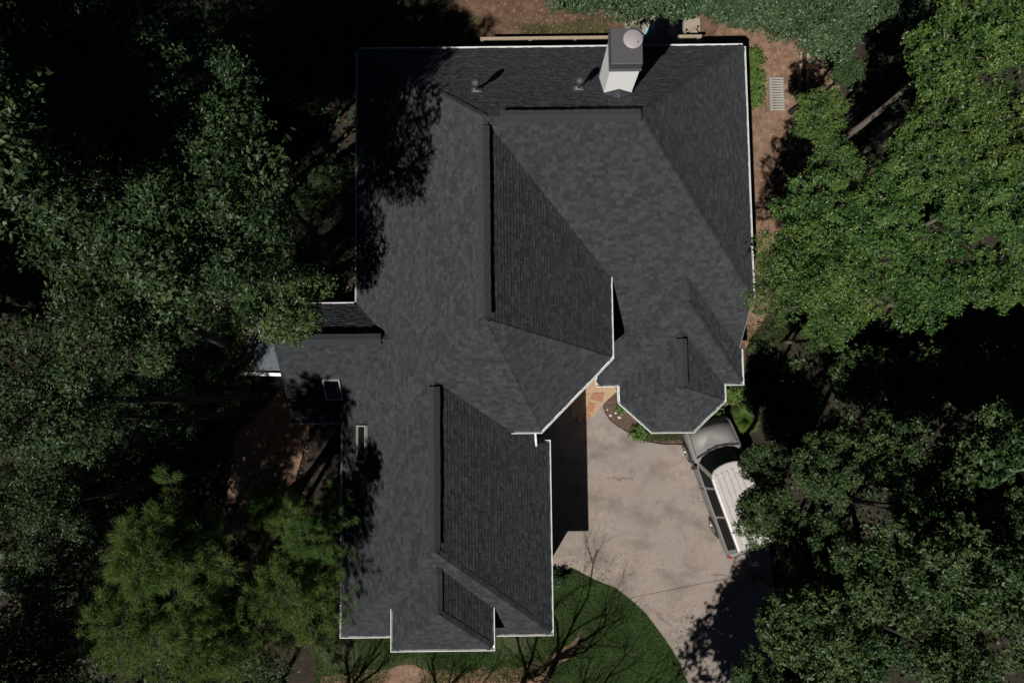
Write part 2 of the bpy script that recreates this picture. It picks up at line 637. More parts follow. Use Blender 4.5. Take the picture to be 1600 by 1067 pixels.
# flagstone entry path and planting bed
ep = bpy.data.objects.new('entry_path', None)
COL.objects.link(ep)
tag(ep, 'short flagstone path at the front entry', kind='structure')
mb = MB()
mb.prism(ccw([(2.2, -.35), (3.02, -.30), (3.42, .2), (3.9, .62), (3.6, 1.3), (2.2, 1.3)]), .0, .056)
mb.build('mortar_bed', M['tanstone'], ep)
stones = [([(905, 590), (928, 592), (929, 612), (906, 616)], 't'), ([(931, 592), (950, 598), (947, 611), (931, 611)], 't'),
          ([(925, 614), (945, 613), (941, 629), (921, 624)], 's'), ([(907, 618), (922, 615), (919, 634), (907, 640)], 't'),
          ([(920, 627), (932, 631), (926, 646), (914, 641)], 's'), ([(914, 643), (924, 648), (916, 658), (911, 655)], 's'), ([(904, 642), (912, 645), (909, 662), (903, 660)], 't')]
for q, k in stones:
    pl = [at(x, y, .05) for x, y in q]
    c = sum(pl, Vector()) / len(pl)
    pl = [c + (p - c) * .93 for p in pl]
    pl = wob([(p.x, p.y) for p in pl], .012, .12, len(q) + int(q[0][0]))
    mb = MB()
    mb.prism(ccw(pl), .04, .072 + R_.uniform(0, .008))
    mb.build('flagstone', M['stone'] if k == 's' else M['tanstone'], ep)
fan_sheet('planting_bed', wob([(3.3, .9), (3.30, .33), (3.46, -.15), (3.64, -.43), (3.92, -.66), (4.37, -.93), (4.97, -1.22), (5.6, -1.33), (6.5, -1.33), (7.6, -.92), (8.6, -1.2), (8.7, 2.4), (7, 2.4), (4, .9)], .01, .3, 3), .03, M['mulch'],
          'brown mulch planting bed around the front bay')
fan_sheet('patio', [(4.3, 11.3), (7.05, 11.3), (7.05, 14.35), (4.3, 14.35)], .03, M['tan'], 'small tan patio behind the house')

# ------------------------------------------------------------------ the house
house = thing('house', 'large house with dark grey shingled hip roofs and white gutters', 'house')
EXPO = 0.125
rs = random.Random(11)


def clip_conv(poly, clip):
    out = poly
    n = len(clip)
    for i in range(n):
        a, b = clip[i], clip[(i + 1) % n]
        out = clip_poly(out, a, (b[0] - a[0], b[1] - a[1]))
        if len(out) < 3:
            return []
    return out


def shingle_face(acc, poly, over=0.03, origin=None):
    """courses of separate shingles over one planar convex roof face (corners counter-clockwise from above)"""
    P = [Vector(p) for p in poly]
    n = Vector((0, 0, 0))
    for i in range(1, len(P) - 1):
        n += (P[i] - P[0]).cross(P[i + 1] - P[0])
    n.normalize()
    e = Vector((-n.y, n.x, 0)).normalized()
    s = n.cross(e)
    o = min(P, key=lambda p: p.dot(s)) if origin is None else Vector(origin)
    q = [((p - o).dot(e), (p - o).dot(s)) for p in P]
    mn = min(p[1] for p in q)
    q = [(p[0], p[1] - over if abs(p[1] - mn) < .01 and origin is None else p[1]) for p in q]
    mn, mx = min(p[1] for p in q), max(p[1] for p in q)
    x0, x1 = min(p[0] for p in q), max(p[0] for p in q)
    k = int((mn + over) / EXPO) - 1
    while k * EXPO - over < mx:
        d0 = k * EXPO - over
        x = x0 - rs.uniform(0, .3)
        while x < x1:
            w = rs.choice((.07, .09, .12, .15, .19, .24))
            piece = clip_conv([(x, d0), (x + w - .004, d0), (x + w - .004, d0 + EXPO + .012), (x, d0 + EXPO + .012)], q)
            x += w
            if len(piece) < 3:
                continue
            hb = rs.choice((.016, .018, .026, .028)) + rs.uniform(0, .003)
            top = []
            for (a, b) in piece:
                t = (b - d0) / (EXPO + .012)
                top.append(o + e * a + s * b + n * (hb * (1 - t) + .006 * t))
            m = len(top)
            low = [i for i in range(m) if abs(piece[i][1] - d0) < 1e-5]
            fs = [tuple(range(m))]
            V = list(top)
            if len(low) == 2:
                i, j = low if (low[1] - low[0]) == 1 else (low[1], low[0])
                V += [top[i] - n * (hb - .002), top[j] - n * (hb - .002)]
                fs.append((i, m, m + 1, j))
            acc.add(V, fs)
        k += 1


def roof(name, faces, label=None, origins=None):
    """one roof: slabs with white fascia edges, shingles as a child"""
    mb = MB()
    acc = MB()
    for i, f in enumerate(faces):
        mb.slab([Vector(p) for p in f], .17)
        shingle_face(acc, f, origin=(origins or {}).get(i))
    r = mb.build(name, [M['deck_wood'], M['white']], house)
    s = acc.build('shingles', M['shingle'], r)
    s['kind'] = 'stuff'
    if label:
        r['label'] = label
    return r


ZR, RX, RY = 9.77, -.66, 7.51
# main roof: E-W wing and N-S wing with its half-octagon end
sS = 4.77 / (RY - 3.355)
zS = lambda y: ZR - sS * (RY - y)
NWc, NEc, SEc = (-4.77, 11.52, 5.0), (7.55, 11.52, 5.0), (7.55, 3.355, 5.0)
RE, RW, RS = (3.37, RY, ZR), (RX, RY, ZR), (RX, 2.28, ZR)
Bc, Ac, Cc = (3.0, 1.53, 5.75), (3.0, 4.2, 5.75), (.85, -.63, 5.75)
RSW = (-4.13, -.63, 5.75)
main_roof = roof('main_roof', [
    [NEc, NWc, RW, RE],
    [SEc, NEc, RE],
    [(7.55, 1.87, zS(1.87)), SEc, RE, RW, (2.75, 1.87, zS(1.87))],
    [NWc, (-4.77, -1.18, 5.0), RS, RW],
    [RSW, Cc, RS],
    [Cc, Bc, RS],
    [Bc, Ac, (RX, 7.53, ZR), RS],
], 'tall main roof with two ridges and a half-octagon end')
# garage wing
G, G0 = (-2.14, -3.82, 7.78), (-2.14, 1.6, 7.78)
gz = lambda x: 4.6 + (1.1 - x) * 3.18 / 3.24
garage_roof = roof('garage_roof', [
    [(-5.27, -6.83, 4.6), (1.1, -6.83, 4.6), G],
    [(-5.27, 2.0, 4.6), (-5.27, -6.83, 4.6), G, (-2.14, 2.0, 7.78)],
    [(1.1, -6.83, 4.6), (1.1, -1.06, 4.6), (.83, -1.06, gz(.83)), (-2.14, -1.06, 7.78), G],
    [(.83, -1.06, gz(.83)), (.83, -.5, gz(.83)), (-2.14, 1.6, 7.78), (-2.14, -1.06, 7.78)],
], 'long hipped roof over the garage wing', {3: (1.1, -6.83, 4.6)})
front_roof = roof('front_roof', [
    [(-3.54, -6.93, 5.74), (-.68, -6.93, 5.74), (-2.11, -5.57, 7.28)],
    [(-.68, -6.93, 5.74), (-.68, -5.6, 5.74), (-2.11, -4.15, 7.28), (-2.11, -5.57, 7.28)],
    [(-3.54, -5.6, 5.74), (-3.54, -6.93, 5.74), (-2.11, -5.57, 7.28), (-2.11, -4.15, 7.28)],
], 'small hipped roof projecting at the front of the garage wing')
porch_roof = roof('porch_roof', [
    [(2.87, .8, 3.3), (7.6, .8, 3.3), (5.35, 3.22, 5.72)],
    [(7.6, .8, 3.3), (7.6, 1.95, 3.3), (5.35, 4.0, 5.72), (5.35, 3.22, 5.72)],
    [(2.87, 1.95, 3.3), (2.87, .8, 3.3), (5.35, 3.22, 5.72), (5.35, 4.0, 5.72)],
], 'low hipped roof over the front room')
b1, b2, b3, b4, b5, b6 = (3.6, .95, 3.27), (3.6, .2, 3.27), (4.63, -.75, 3.27), (5.96, -.75, 3.27), (7.0, .22, 3.27), (7.0, .95, 3.27)
c0, c1 = (5.32, 2.55, 4.92), (5.32, .62, 4.92)
bay_roof = roof('bay_roof', [[b5, b6, c0, c1], [b4, b5, c1], [b3, b4, c1], [b2, b3, c1], [b1, b2, c1, c0]], 'faceted roof over the front bay')
sw = 2.2 / 2.4
side_roof = roof('side_roof', [
    [(-7.0, -.3, 4.2), (-4.3, -.3, 4.2), (-2.9, 2.1, 6.4), (-7.0, 2.1, 6.4)],
    [(-4.2, 3.3, 5.0), (-7.0, 3.3, 5.0), (-7.0, 2.1, 6.4), (-3.0, 2.1, 6.4)],
], 'small side roof with a skylight')

# walls
mb = MB()
mb.prism(ccw([(-4.37, 11.1), (-4.37, 3.8), (7.12, 3.8), (7.12, 11.1)]), -.2, 5.15)
mb.prism(ccw([(2.2, 3.81), (2.2, 2.2), (7.1, 2.2), (7.1, 3.81)]), -.2, 3.6)
mb.prism(ccw([(-4.35, 3.82), (-4.35, .3), (-3.2, .3), (-3.2, 3.82)]), -.2, 5.13)
mb.prism(ccw([(-3.21, 3.83), (-3.21, -.22), (.7, -.22), (2.6, 1.7), (2.6, 3.83)]), -.2, 5.85)
mb.build('wall', M['siding'], house)['label'] = 'white siding walls of the main block'
mb = MB()
mb.prism(ccw([(-4.87, .1), (-4.87, -6.43), (.7, -6.43), (.7, .1)]), -.2, 4.7)
mb.prism(ccw([(-3.15, -5.9), (-3.15, -6.55), (-1.07, -6.55), (-1.07, -5.9)]), -.2, 5.85)
mb.build('wall', M['siding'], house)['label'] = 'white siding walls of the garage wing'
mb = MB()
mb.prism(ccw([(3.2, 2.3), (3.2, 1.12), (7.2, 1.12), (7.2, 2.3)]), -.2, 3.4)
mb.prism(ccw([(3.9, 1.2), (3.9, .32), (4.77, -.47), (5.84, -.47), (6.7, .34), (6.7, 1.2)]), -.2, 3.38)
mb.build('wall', M['siding'], house)['label'] = 'white siding walls of the front bay'
mb = MB()
mb.prism(ccw([(-6.72, .05), (-4.4, .05), (-4.4, 2.95), (-6.72, 2.95)]), -.2, 4.35)
mb.add([(-6.72, .05, 4.35), (-6.72, 2.95, 4.35), (-6.72, 2.1, 6.2)], [(0, 2, 1)])
mb.build('wall', M['siding'], house)['label'] = 'white siding walls of the side wing'


# gutters: open troughs along the eaves
def gutter(pts, closed=False):
    prof = [(.008, -.02), (.008, -.125), (.068, -.125), (.098, -.02), (.084, -.016), (.059, -.112), (.02, -.112), (.02, -.02)]
    P = [Vector(p) for p in pts]
    n = len(P)
    rings = []
    for i, p in enumerate(P):
        ds = []
        if i > 0:
            ds.append((P[i] - P[i - 1]).xy.normalized())
        if i < n - 1:
            ds.append((P[i + 1] - P[i]).xy.normalized())
        ns = [Vector((d.y, -d.x)) for d in ds]
        m = ns[0] if len(ns) == 1 else (ns[0] + ns[1]).normalized()
        k = 1 / max(.3, m.dot(ns[0]))
        rings.append([(p.x + m.x * k * o, p.y + m.y * k * o, p.z + z) for o, z in prof])
    mb = MB()
    m = len(prof)
    fs = []
    for i in range(n - 1):
        for k in range(m):
            fs.append((i * m + k, (i + 1) * m + k, (i + 1) * m + (k + 1) % m, i * m + (k + 1) % m))
    fs += [tuple(range(m)), tuple(range(n * m - 1, n * m - m - 1, -1))]
    mb.add([v for r in rings for v in r], fs)
    # end caps
    for ring in (rings[0], rings[-1]):
        mb.add([ring[0], ring[1], ring[2], ring[3]], [(0, 1, 2, 3)])
    return mb.build('gutter', M['white'], house)


gutter([SEc, NEc])
gutter([(7.55, 11.52, 5.0), (-4.77, 11.52, 5.0)])
gutter([(-4.77, 11.52, 5.0), (-4.77, 3.4, 5.0)])
gutter([(-.1, -.63, 5.75), Cc, Bc, (3.0, 3.98, 5.75)])
gutter([(-5.27, -.4, 4.6), (-5.27, -6.83, 4.6), (-3.7, -6.83, 4.6)])
gutter([(-.55, -6.83, 4.6), (1.1, -6.83, 4.6), (1.1, -1.06, 4.6), (.87, -1.06, 4.6)])
gutter([(-3.54, -5.72, 5.74), (-3.54, -6.93, 5.74), (-.68, -6.93, 5.74), (-.68, -5.72, 5.74)])
gutter([(7.0, .8, 3.3), (7.6, .8, 3.3), (7.6, 1.9, 3.3)])
gutter([(2.87, 1.95, 3.3), (2.87, .8, 3.3), (3.6, .8, 3.3)])
gutter([(3.6, .82, 3.27), b2, b3, b4, b5, (7.0, .8, 3.27)])
gutter([(-7.0, -.3, 4.2), (-5.3, -.3, 4.2)])
gutter([(-4.9, 3.3, 5.0), (-7.0, 3.3, 5.0)])
# white rake trim where the side slope runs down to the front room
mb = MB()
mb.obox((7.55, 1.9, zS(1.9) - .16), (.025, 0, 0), (0, 1.45, 1.45 * sS), (0, 0, .15))
mb.build('rake_trim', M['lead'], house)

# downspouts
mb = MB()
mb.tube([(.70, -.70, 5.64), (.70, -.74, 5.45), (.72, -.95, 5.12), (.74, -1.12, 5.03)], [.04] * 4, 8)
mb.build('downspout', M['white'], house, True)
for (x, y, z) in ((.75, -6.35, 4.45), (6.75, .95, 3.1), (-4.8, 11.2, 4.8), (7.3, 11.2, 4.8)):
    mb = MB()
    mb.box((x - .04, y - .03, gh(x, y)), (x + .04, y + .03, z))
    mb.build('downspout', M['white'], house)


# ridge caps and ridge vents
def cap_mesh(w, ln, drop, th=.03):
    mb = MB()
    xs = [(-w, -drop), (0, 0), (w, -drop)]
    V = []
    for (y, dz) in ((0, 0.0), (ln, -.022)):
        V += [(x, y, z + dz) for x, z in xs] + [(x, y, z + dz - th) for x, z in xs]
    mb.add(V, [(0, 1, 7, 6), (1, 2, 8, 7), (0, 6, 9, 3), (2, 5, 11, 8), (0, 3, 4, 1), (1, 4, 5, 2), (6, 7, 10, 9), (7, 8, 11, 10)])
    return mb


def ridge_vent(p, q, label):
    p, q = Vector(p), Vector(q)
    d = (q - p).normalized()
    L = (q - p).length
    ang = math.atan2(-d.x, d.y)
    base = MB()
    base.add([(-.145, 0, -.16), (0, 0, .06), (.145, 0, -.16), (-.145, L, -.16), (0, L, .06), (.145, L, -.16)], [(0, 1, 4, 3), (1, 2, 5, 4), (0, 2, 1), (3, 4, 5)])
    v = base.build('ridge_vent', M['dark'], house)  # near-black base puts the shadow gap beside the caps into the colour
    v.location = p
    v.rotation_euler = (0, 0, ang)
    v['label'] = label
    me = None
    n = int(round(L / .24))
    for i in range(n):
        if me is None:
            o = cap_mesh(.165, L / n + .03, .085).build('ridge_cap', M['shingle'], v)
            me = o.data
        else:
            o = bpy.data.objects.new('ridge_cap', me)
            COL.objects.link(o)
            o.parent = v
        o.location = (rs.uniform(-.006, .006), i * L / n, .105 + rs.uniform(0, .008))
        o.rotation_euler = (rs.uniform(0, .012), 0, rs.uniform(-.012, .012))


ridge_vent((RX, 2.35, ZR), (RX, 7.25, ZR), 'shingled ridge vent along the tall left ridge')
ridge_vent((-.22, RY, ZR), (3.38, RY, ZR), 'shingled ridge vent along the rear ridge')
ridge_vent((-2.14, -3.7, 7.78), (-2.14, .62, 7.78), 'shingled ridge vent along the garage wing ridge')
ridge_vent((5.32, .65, 4.92), (5.32, 2.1, 4.92), 'short shingled ridge vent on the bay roof')
ridge_vent((-6.2, 2.1, 6.4), (-3.85, 2.1, 6.4), 'shingled ridge vent on the side roof')

# hip caps, one joined run per roof
hc = MB()


def hip(p, q, w=.13):
    p, q = Vector(p), Vector(q)
    d = (q - p)
    L = d.length
    d.normalize()
    side = d.cross(Vector((0, 0, 1))).normalized()
    up = side.cross(d)
    n = max(1, int(L / .15))
    for i in range(n):
        a = p + d * (i * L / n)
        b = p + d * ((i + 1) * L / n + .015)
        l0, l1 = .035 + rs.uniform(0, .006), .026
        V = [a + up * (l0 - .075) - side * w, a + up * l0, a + up * (l0 - .075) + side * w,
             b + up * (l1 - .075) - side * w, b + up * l1, b + up * (l1 - .075) + side * w]
        V += [v - up * .018 for v in V[:3]]
        hc.add(V, [(0, 1, 4, 3), (1, 2, 5, 4), (0, 6, 7, 1), (1, 7, 8, 2)])


for a, b in ((NEc, RE), (SEc, RE), (NWc, RW), (RSW, RS), (Cc, RS), (Bc, RS), ((-5.27, -6.83, 4.6), G), ((1.1, -6.83, 4.6), G),
             ((-3.54, -6.93, 5.74), (-2.11, -5.57, 7.28)), ((-.68, -6.93, 5.74), (-2.11, -5.57, 7.28)), ((-2.11, -5.57, 7.28), (-2.11, -4.35, 7.28)),
             ((7.6, .8, 3.3), (5.35, 3.22, 5.72)), ((2.87, .8, 3.3), (5.35, 3.22, 5.72)), ((5.35, 3.22, 5.72), (5.35, 3.85, 5.72)),
             (b2, c1), (b3, c1), (b4, c1), (b5, c1), ((RX, 7.3, ZR), RW), ((-2.14, -3.82, 7.78), (-2.14, -3.6, 7.78))):
    hip(a, b)
hcap = hc.build('hip_caps', M['shingle'], house)
hcap['kind'] = 'stuff'

# chimney with metal cap, cricket and flashing
sN = 4.77 / (11.52 - RY)
zN = lambda y: ZR - sN * (y - RY)
ch = MB()
ch.box((2.62, 8.62, 6.0), (3.38, 9.5, 10.0))
chim = ch.build('chimney', M['chim'], house)
mb = MB()
mb.box((2.58, 8.58, 9.98), (3.42, 9.56, 10.06))
mb.box((2.60, 8.61, 10.05), (3.40, 9.55, 10.38))
mb.build('chimney_cap', M['capm'], chim, bevel=.015)
mb = MB()
mb.lathe((3.15, 9.22, 10.38), [(.17, 0), (.17, .05), (.245, .06), (.25, .09), (.235, .1), (.0, .115)], 28)
mb.build('flue_cover', M['capl'], chim, True)
mb = MB()
mb.lathe((3.27, 9.13, 10.48), [(.018, 0), (.018, .02), (.01, .026)], 8)
mb.build('bolt', M['dark'], chim)
cr = MB()
y1 = 8.62
z0 = zN(y1)
pk = Vector((3.0, y1, z0 + .26))
bk = Vector((3.0, y1 - .26 / sN - .02, zN(y1 - .26 / sN - .02) + .02))
L_, R2_ = Vector((2.58, y1 + .02, zN(y1) + .02)), Vector((3.42, y1 + .02, zN(y1) + .02))
sh = MB()
shingle_face(sh, [pk, L_, bk], .0)
shingle_face(sh, [bk, R2_, pk], .0)
cr.add([pk, bk, L_, R2_], [(0, 1, 2), (1, 0, 3)])
cri = cr.build('cricket', M['lead'], chim)
shh = sh.build('shingles', M['shingle'], house)
shh['kind'] = 'stuff'
mb = MB()
mb.obox((2.575, 8.60, zN(8.6) + .01), (.04, 0, 0), (0, .9, -.9 * sN), (0, 0, .1))
mb.obox((3.385, 8.60, zN(8.6) + .01), (.04, 0, 0), (0, .9, -.9 * sN), (0, 0, .1))
mb.obox((2.60, 8.595, z0 + .0), (.40, 0, .27), (0, .02, 0), (0, 0, .07))
mb.obox((3.40, 8.595, z0 + .0), (-.40, 0, .27), (0, .02, 0), (0, 0, .07))
mb.build('flashing', M['vent'], chim)

# plumbing vents
for (x, y) in ((-.88, 8.85), (1.96, 8.89)):
    z = zN(y)
    mb = MB()
    mb.lathe((x, y, z - .05), [(.05, 0), (.05, .62), (.035, .62)], 12)
    v = mb.build('vent_pipe', M['vent'], house, True)
    mb = MB()
    mb.lathe((x, y, z + .5), [(.06, 0), (.115, .02), (.12, .12), (.07, .18), (.02, .19)], 14)
    mb.build('vent_cap', M['vent'], v, True)
    mb = MB()
    n = Vector((0, sN, 1)).normalized()
    s = Vector((0, -1, sN)).normalized()
    c = Vector((x, y, z)) + n * .03
    mb.obox(c - Vector((.14, 0, 0)) - s * .18, (.28, 0, 0), s * .36, n * .008)
    mb.lathe((x, y, z), [(.11, -.02), (.085, .08), (.055, .14)], 12)
    mb.build('flashing', M['lead'], v)


# skylights
def skylight(p, up, e, w, h, label):
    p, up, e = Vector(p), Vector(up).normalized(), Vector(e).normalized()
    n = e.cross(up)
    if n.z < 0:
        n = -n
    o = p - e * w / 2 - up * h / 2 - n * .05
    fr = MB()
    t = .036
    H_ = .15
    fr.obox(o, e * w, up * t, n * H_)
    fr.obox(o + up * (h - t), e * w, up * t, n * H_)
    fr.obox(o + up * t, e * t, up * (h - 2 * t), n * H_)
    fr.obox(o + up * t + e * (w - t), e * t, up * (h - 2 * t), n * H_)
    f = fr.build('skylight', M['greywood'], house)
    f['label'] = label
    g = MB()
    g.obox(o + e * t + up * t + n * .08, e * (w - 2 * t), up * (h - 2 * t), n * .03)
    g.build('glass', M['winglass'], f)


skylight((-5.5, .72, 6.4 - sw * 1.38), (0, 1, sw), (1, 0, 0), .52, .82, 'dark glazed skylight on the side roof')
skylight((-4.52, -.98, 4.6 + .75 * 1.016), (1, 0, 1.016), (0, -1, 0), 1.1, .46, 'dark glazed skylight low on the garage wing roof')


# windows, doors
def window(c, nrm, w, h, name='window', m=None):
    c, n = Vector(c), Vector(nrm).normalized()
    e = Vector((-n.y, n.x, 0))
    u = Vector((0, 0, 1))
    t = .07
    o = c - e * w / 2 - u * h / 2
    fr = MB()
    fr.obox(o, e * w, u * t, n * .06)
    fr.obox(o + u * (h - t), e * w, u * t, n * .06)
    fr.obox(o + u * t, e * t, u * (h - 2 * t), n * .06)
    fr.obox(o + u * t + e * (w - t), e * t, u * (h - 2 * t), n * .06)
    fr.obox(o + u * (h / 2 - .02) + e * t, e * (w - 2 * t), u * .04, n * .05)
    f = fr.build(name, M['white'], house)
    g = MB()
    g.obox(o + e * t + u * t, e * (w - 2 * t), u * (h - 2 * t), n * .02)
    g.build('pane', m or M['winglass'], f)


for x in (-3, -.8, 1.4, 4.6):
    window((x, 11.1, 3.6), (0, 1, 0), 1.1, 1.5)
for y in (5.5, 8.5):
    window((7.12, y, 3.4), (1, 0, 0), 1.0, 1.4)
    window((-4.37, y, 3.4), (-1, 0, 0), 1.0, 1.4)
for x in (-4.1, -.2):
    window((x, -6.43, 2.9), (0, -1, 0), 1.0, 1.4)
window((-2.11, -6.55, 4.2), (0, -1, 0), 1.2, 1.4)
window((5.3, -.47, 1.8), (0, -1, 0), .9, 1.6)
window((4.335, -.075, 1.8), (-.79, -.87, 0), .8, 1.6)
window((6.27, -.065, 1.8), (.81, -.86, 0), .8, 1.6)
for y in (-5.0, -2.4):
    gd = MB()
    for k in range(4):
        gd.box((.70, y - 1.15, .06 + k * .53), (.745, y + 1.15, .06 + k * .53 + .515))
    gd.build('garage_door', M['door'], house)
fd = MB()
fd.obox((1.75, .84, .06), (.55, .555, 0), (.03, -.03, 0), (0, 0, 2.1))
fd.build('front_door', M['wooddoor'], house)

# lean-to roof at the side wing's end
mb = MB()
mb.slab([(-8.3, 1.35, 4.0), (-7.02, 1.35, 4.25), (-7.02, 3.2, 4.25), (-8.3, 3.2, 4.0)], .14)
lt = mb.build('lean_to_roof', [M['membrane'], M['white']], house)
lt['label'] = 'small blue-grey lean-to roof with white edge'
mb = MB()
mb.obox((-9.2, 1.33, 3.62), (2.18, -.10, .50), (0, -.1, 0), (0, 0, .16))
mb.build('fascia', M['white'], lt)
mb = MB()
mb.slab([(-9.5, 1.3, 3.4), (-8.32, 1.3, 3.7), (-8.32, 3.0, 3.7), (-9.5, 3.0, 3.4)], .1, 0, 0)
mb.build('porch_cover', M['tan'], lt)
for x in (-9.3, -8.4):
    mb = MB()
    mb.box((x, 1.5, -.1), (x + .1, 1.6, 3.5))
    mb.build('post', M['white'], lt)

# ------------------------------------------------------------------ deck railing, patio furniture
rl = thing('deck_railing', 'weathered wooden deck railing behind the rear gutter', 'railing', (-.95, 12.82, 0))
mb = MB()
mb.box((0, -.04, 2.93), (7.7, .06, 2.985))
mb.build('top_rail', M['wood'], rl)
mb = MB()
mb.box((0, -.02, 1.75), (7.7, .04, 1.83))
mb.build('bottom_rail', M['wood'], rl)
po = None
for x in (.06, 1.73, 3.3, 4.87, 6.3, 7.6):
    mb = MB()
    mb.box((x - .05, -.045, gh(0, 12.8)), (x + .05, .045, 2.93))
    mb.build('post', M['wood'], rl)
bal = None
for i in range(60):
    x = .18 + i * .127
    if bal is None:
        mb = MB()
        mb.box((-.012, -.012, 1.83), (.012, .012, 2.93))
        bal = mb.build('baluster', M['barkdark'], rl)
        o = bal
    else:
        o = bpy.data.objects.new('baluster', bal.data)
        COL.objects.link(o)
        o.parent = rl
    o.location = (x, .02, 0)
dk = thing('deck', 'wooden deck boards along the rear wall under the eave', 'deck', (-.95, 11.1, 0))
dme = None
for i in range(11):
    if dme is None:
        mb = MB()
        mb.box((0, 0, 1.60), (5.0, .14, 1.64))
        o = mb.build('plank', M['wood'], dk)
        dme = o.data
    else:
        o = bpy.data.objects.new('plank', dme)
        COL.objects.link(o)
        o.parent = dk
    o.location = (0, .02 + i * .15, 0)


def patio_chair(p, rz, label):
    t = thing('patio_chair', label, 'chair', (p.x, p.y, gh(p.x, p.y) + .03), rz, 'patio chairs behind the house')
    mb = MB()
    mb.box((-.27, -.25, .38), (.27, .25, .42))
    mb.build('seat', M['tan'], t)
    mb = MB()
    mb.obox((-.27, .24, .40), (.54, 0, 0), (0, .03, 0), (0, .14, .55))
    mb.build('backrest', M['tan'], t)
    for sx in (-1, 1):
        mb = MB()
        mb.box((sx * .27 - .025, -.24, .60), (sx * .27 + .025, .30, .63))
        mb.build('armrest', M['wood'], t)
        for sy in (-.22, .24):
            mb = MB()
            mb.box((sx * .27 - .02, sy - .02, 0), (sx * .27 + .02, sy + .02, .60))
            mb.build('leg', M['wood'], t)


patio_chair(at(1083, 62, 1.9), 2.0, 'tan patio chair at the right end of the rear railing')
patio_chair(at(1035, 61, 1.9), -1.2, 'tan patio chair beside the round table near the chimney')
p = at(1060, 64, 2.0)
t = thing('patio_table', 'small round grey table between two patio chairs', 'table', (p.x, p.y, gh(p.x, p.y) + .03))
mb = MB()
mb.lathe((0, 0, .46), [(.24, 0), (.26, .01), (.26, .03), (0, .035)], 20)
mb.build('table_top', M['greywood'], t)
mb = MB()
mb.lathe((0, 0, 0), [(.18, 0), (.18, .02), (.03, .05), (.03, .46)], 12)
mb.build('pedestal', M['capm'], t)
p = at(1007, 69, 1.55)
t = thing('patio_umbrella', 'furled pale blue patio umbrella with white top behind the chimney', 'umbrella', (p.x, p.y, gh(p.x, p.y) + .03))
mb = MB()
mb.lathe((0, 0, .35), [(.05, 0), (.20, .05), (.19, .3), (.15, .75), (.10, .95)], 14)
mb.build('canopy', M['blue'], t, True)
mb = MB()
mb.lathe((0, 0, 1.28), [(.10, 0), (.13, .1), (.11, .25), (.04, .38), (.01, .42)], 14)
mb.build('canopy_top', M['canvas'], t, True)
mb = MB()
mb.lathe((0, 0, 0), [(.22, 0), (.22, .05), (.025, .07), (.025, 1.8)], 12)
mb.build('pole', M['capm'], t)

# slatted walkway on the side path, timber planks
p = at(1204, 173, 1.6)
t = thing('slatted_walkway', 'pale slatted wooden walkway on the brown side path', 'walkway', (p.x, p.y, 1.5))
for sx in (.02, .42):
    mb = MB()
    mb.box((sx, 0, .02), (sx + .06, 1.24, .09))
    mb.build('rail', M['greywood'], t)
sl = None
for i in range(13):
    if sl is None:
        mb = MB()
        mb.box((-.02, 0, .09), (.52, .062, .115))
        sl = mb.build('slat', M['greywood'], t)
        o = sl
    else:
        o = bpy.data.objects.new('slat', sl.data)
        COL.objects.link(o)
        o.parent = t
    o.location = (0, i * .097, 0)
p = at(1250, 82, 1.6)
t = thing('timber_edging', 'dark timber planks lying side by side at the woodland edge of the path', 'timber', (p.x, p.y, 1.5), -.06)
for i in range(3):
    mb = MB()
    mb.box((i * .13, -2.2 - .1 * i, 0), (i * .13 + .075, 0, .09))
    mb.build('plank', M['barkdark'] if i % 2 else M['wood'], t)


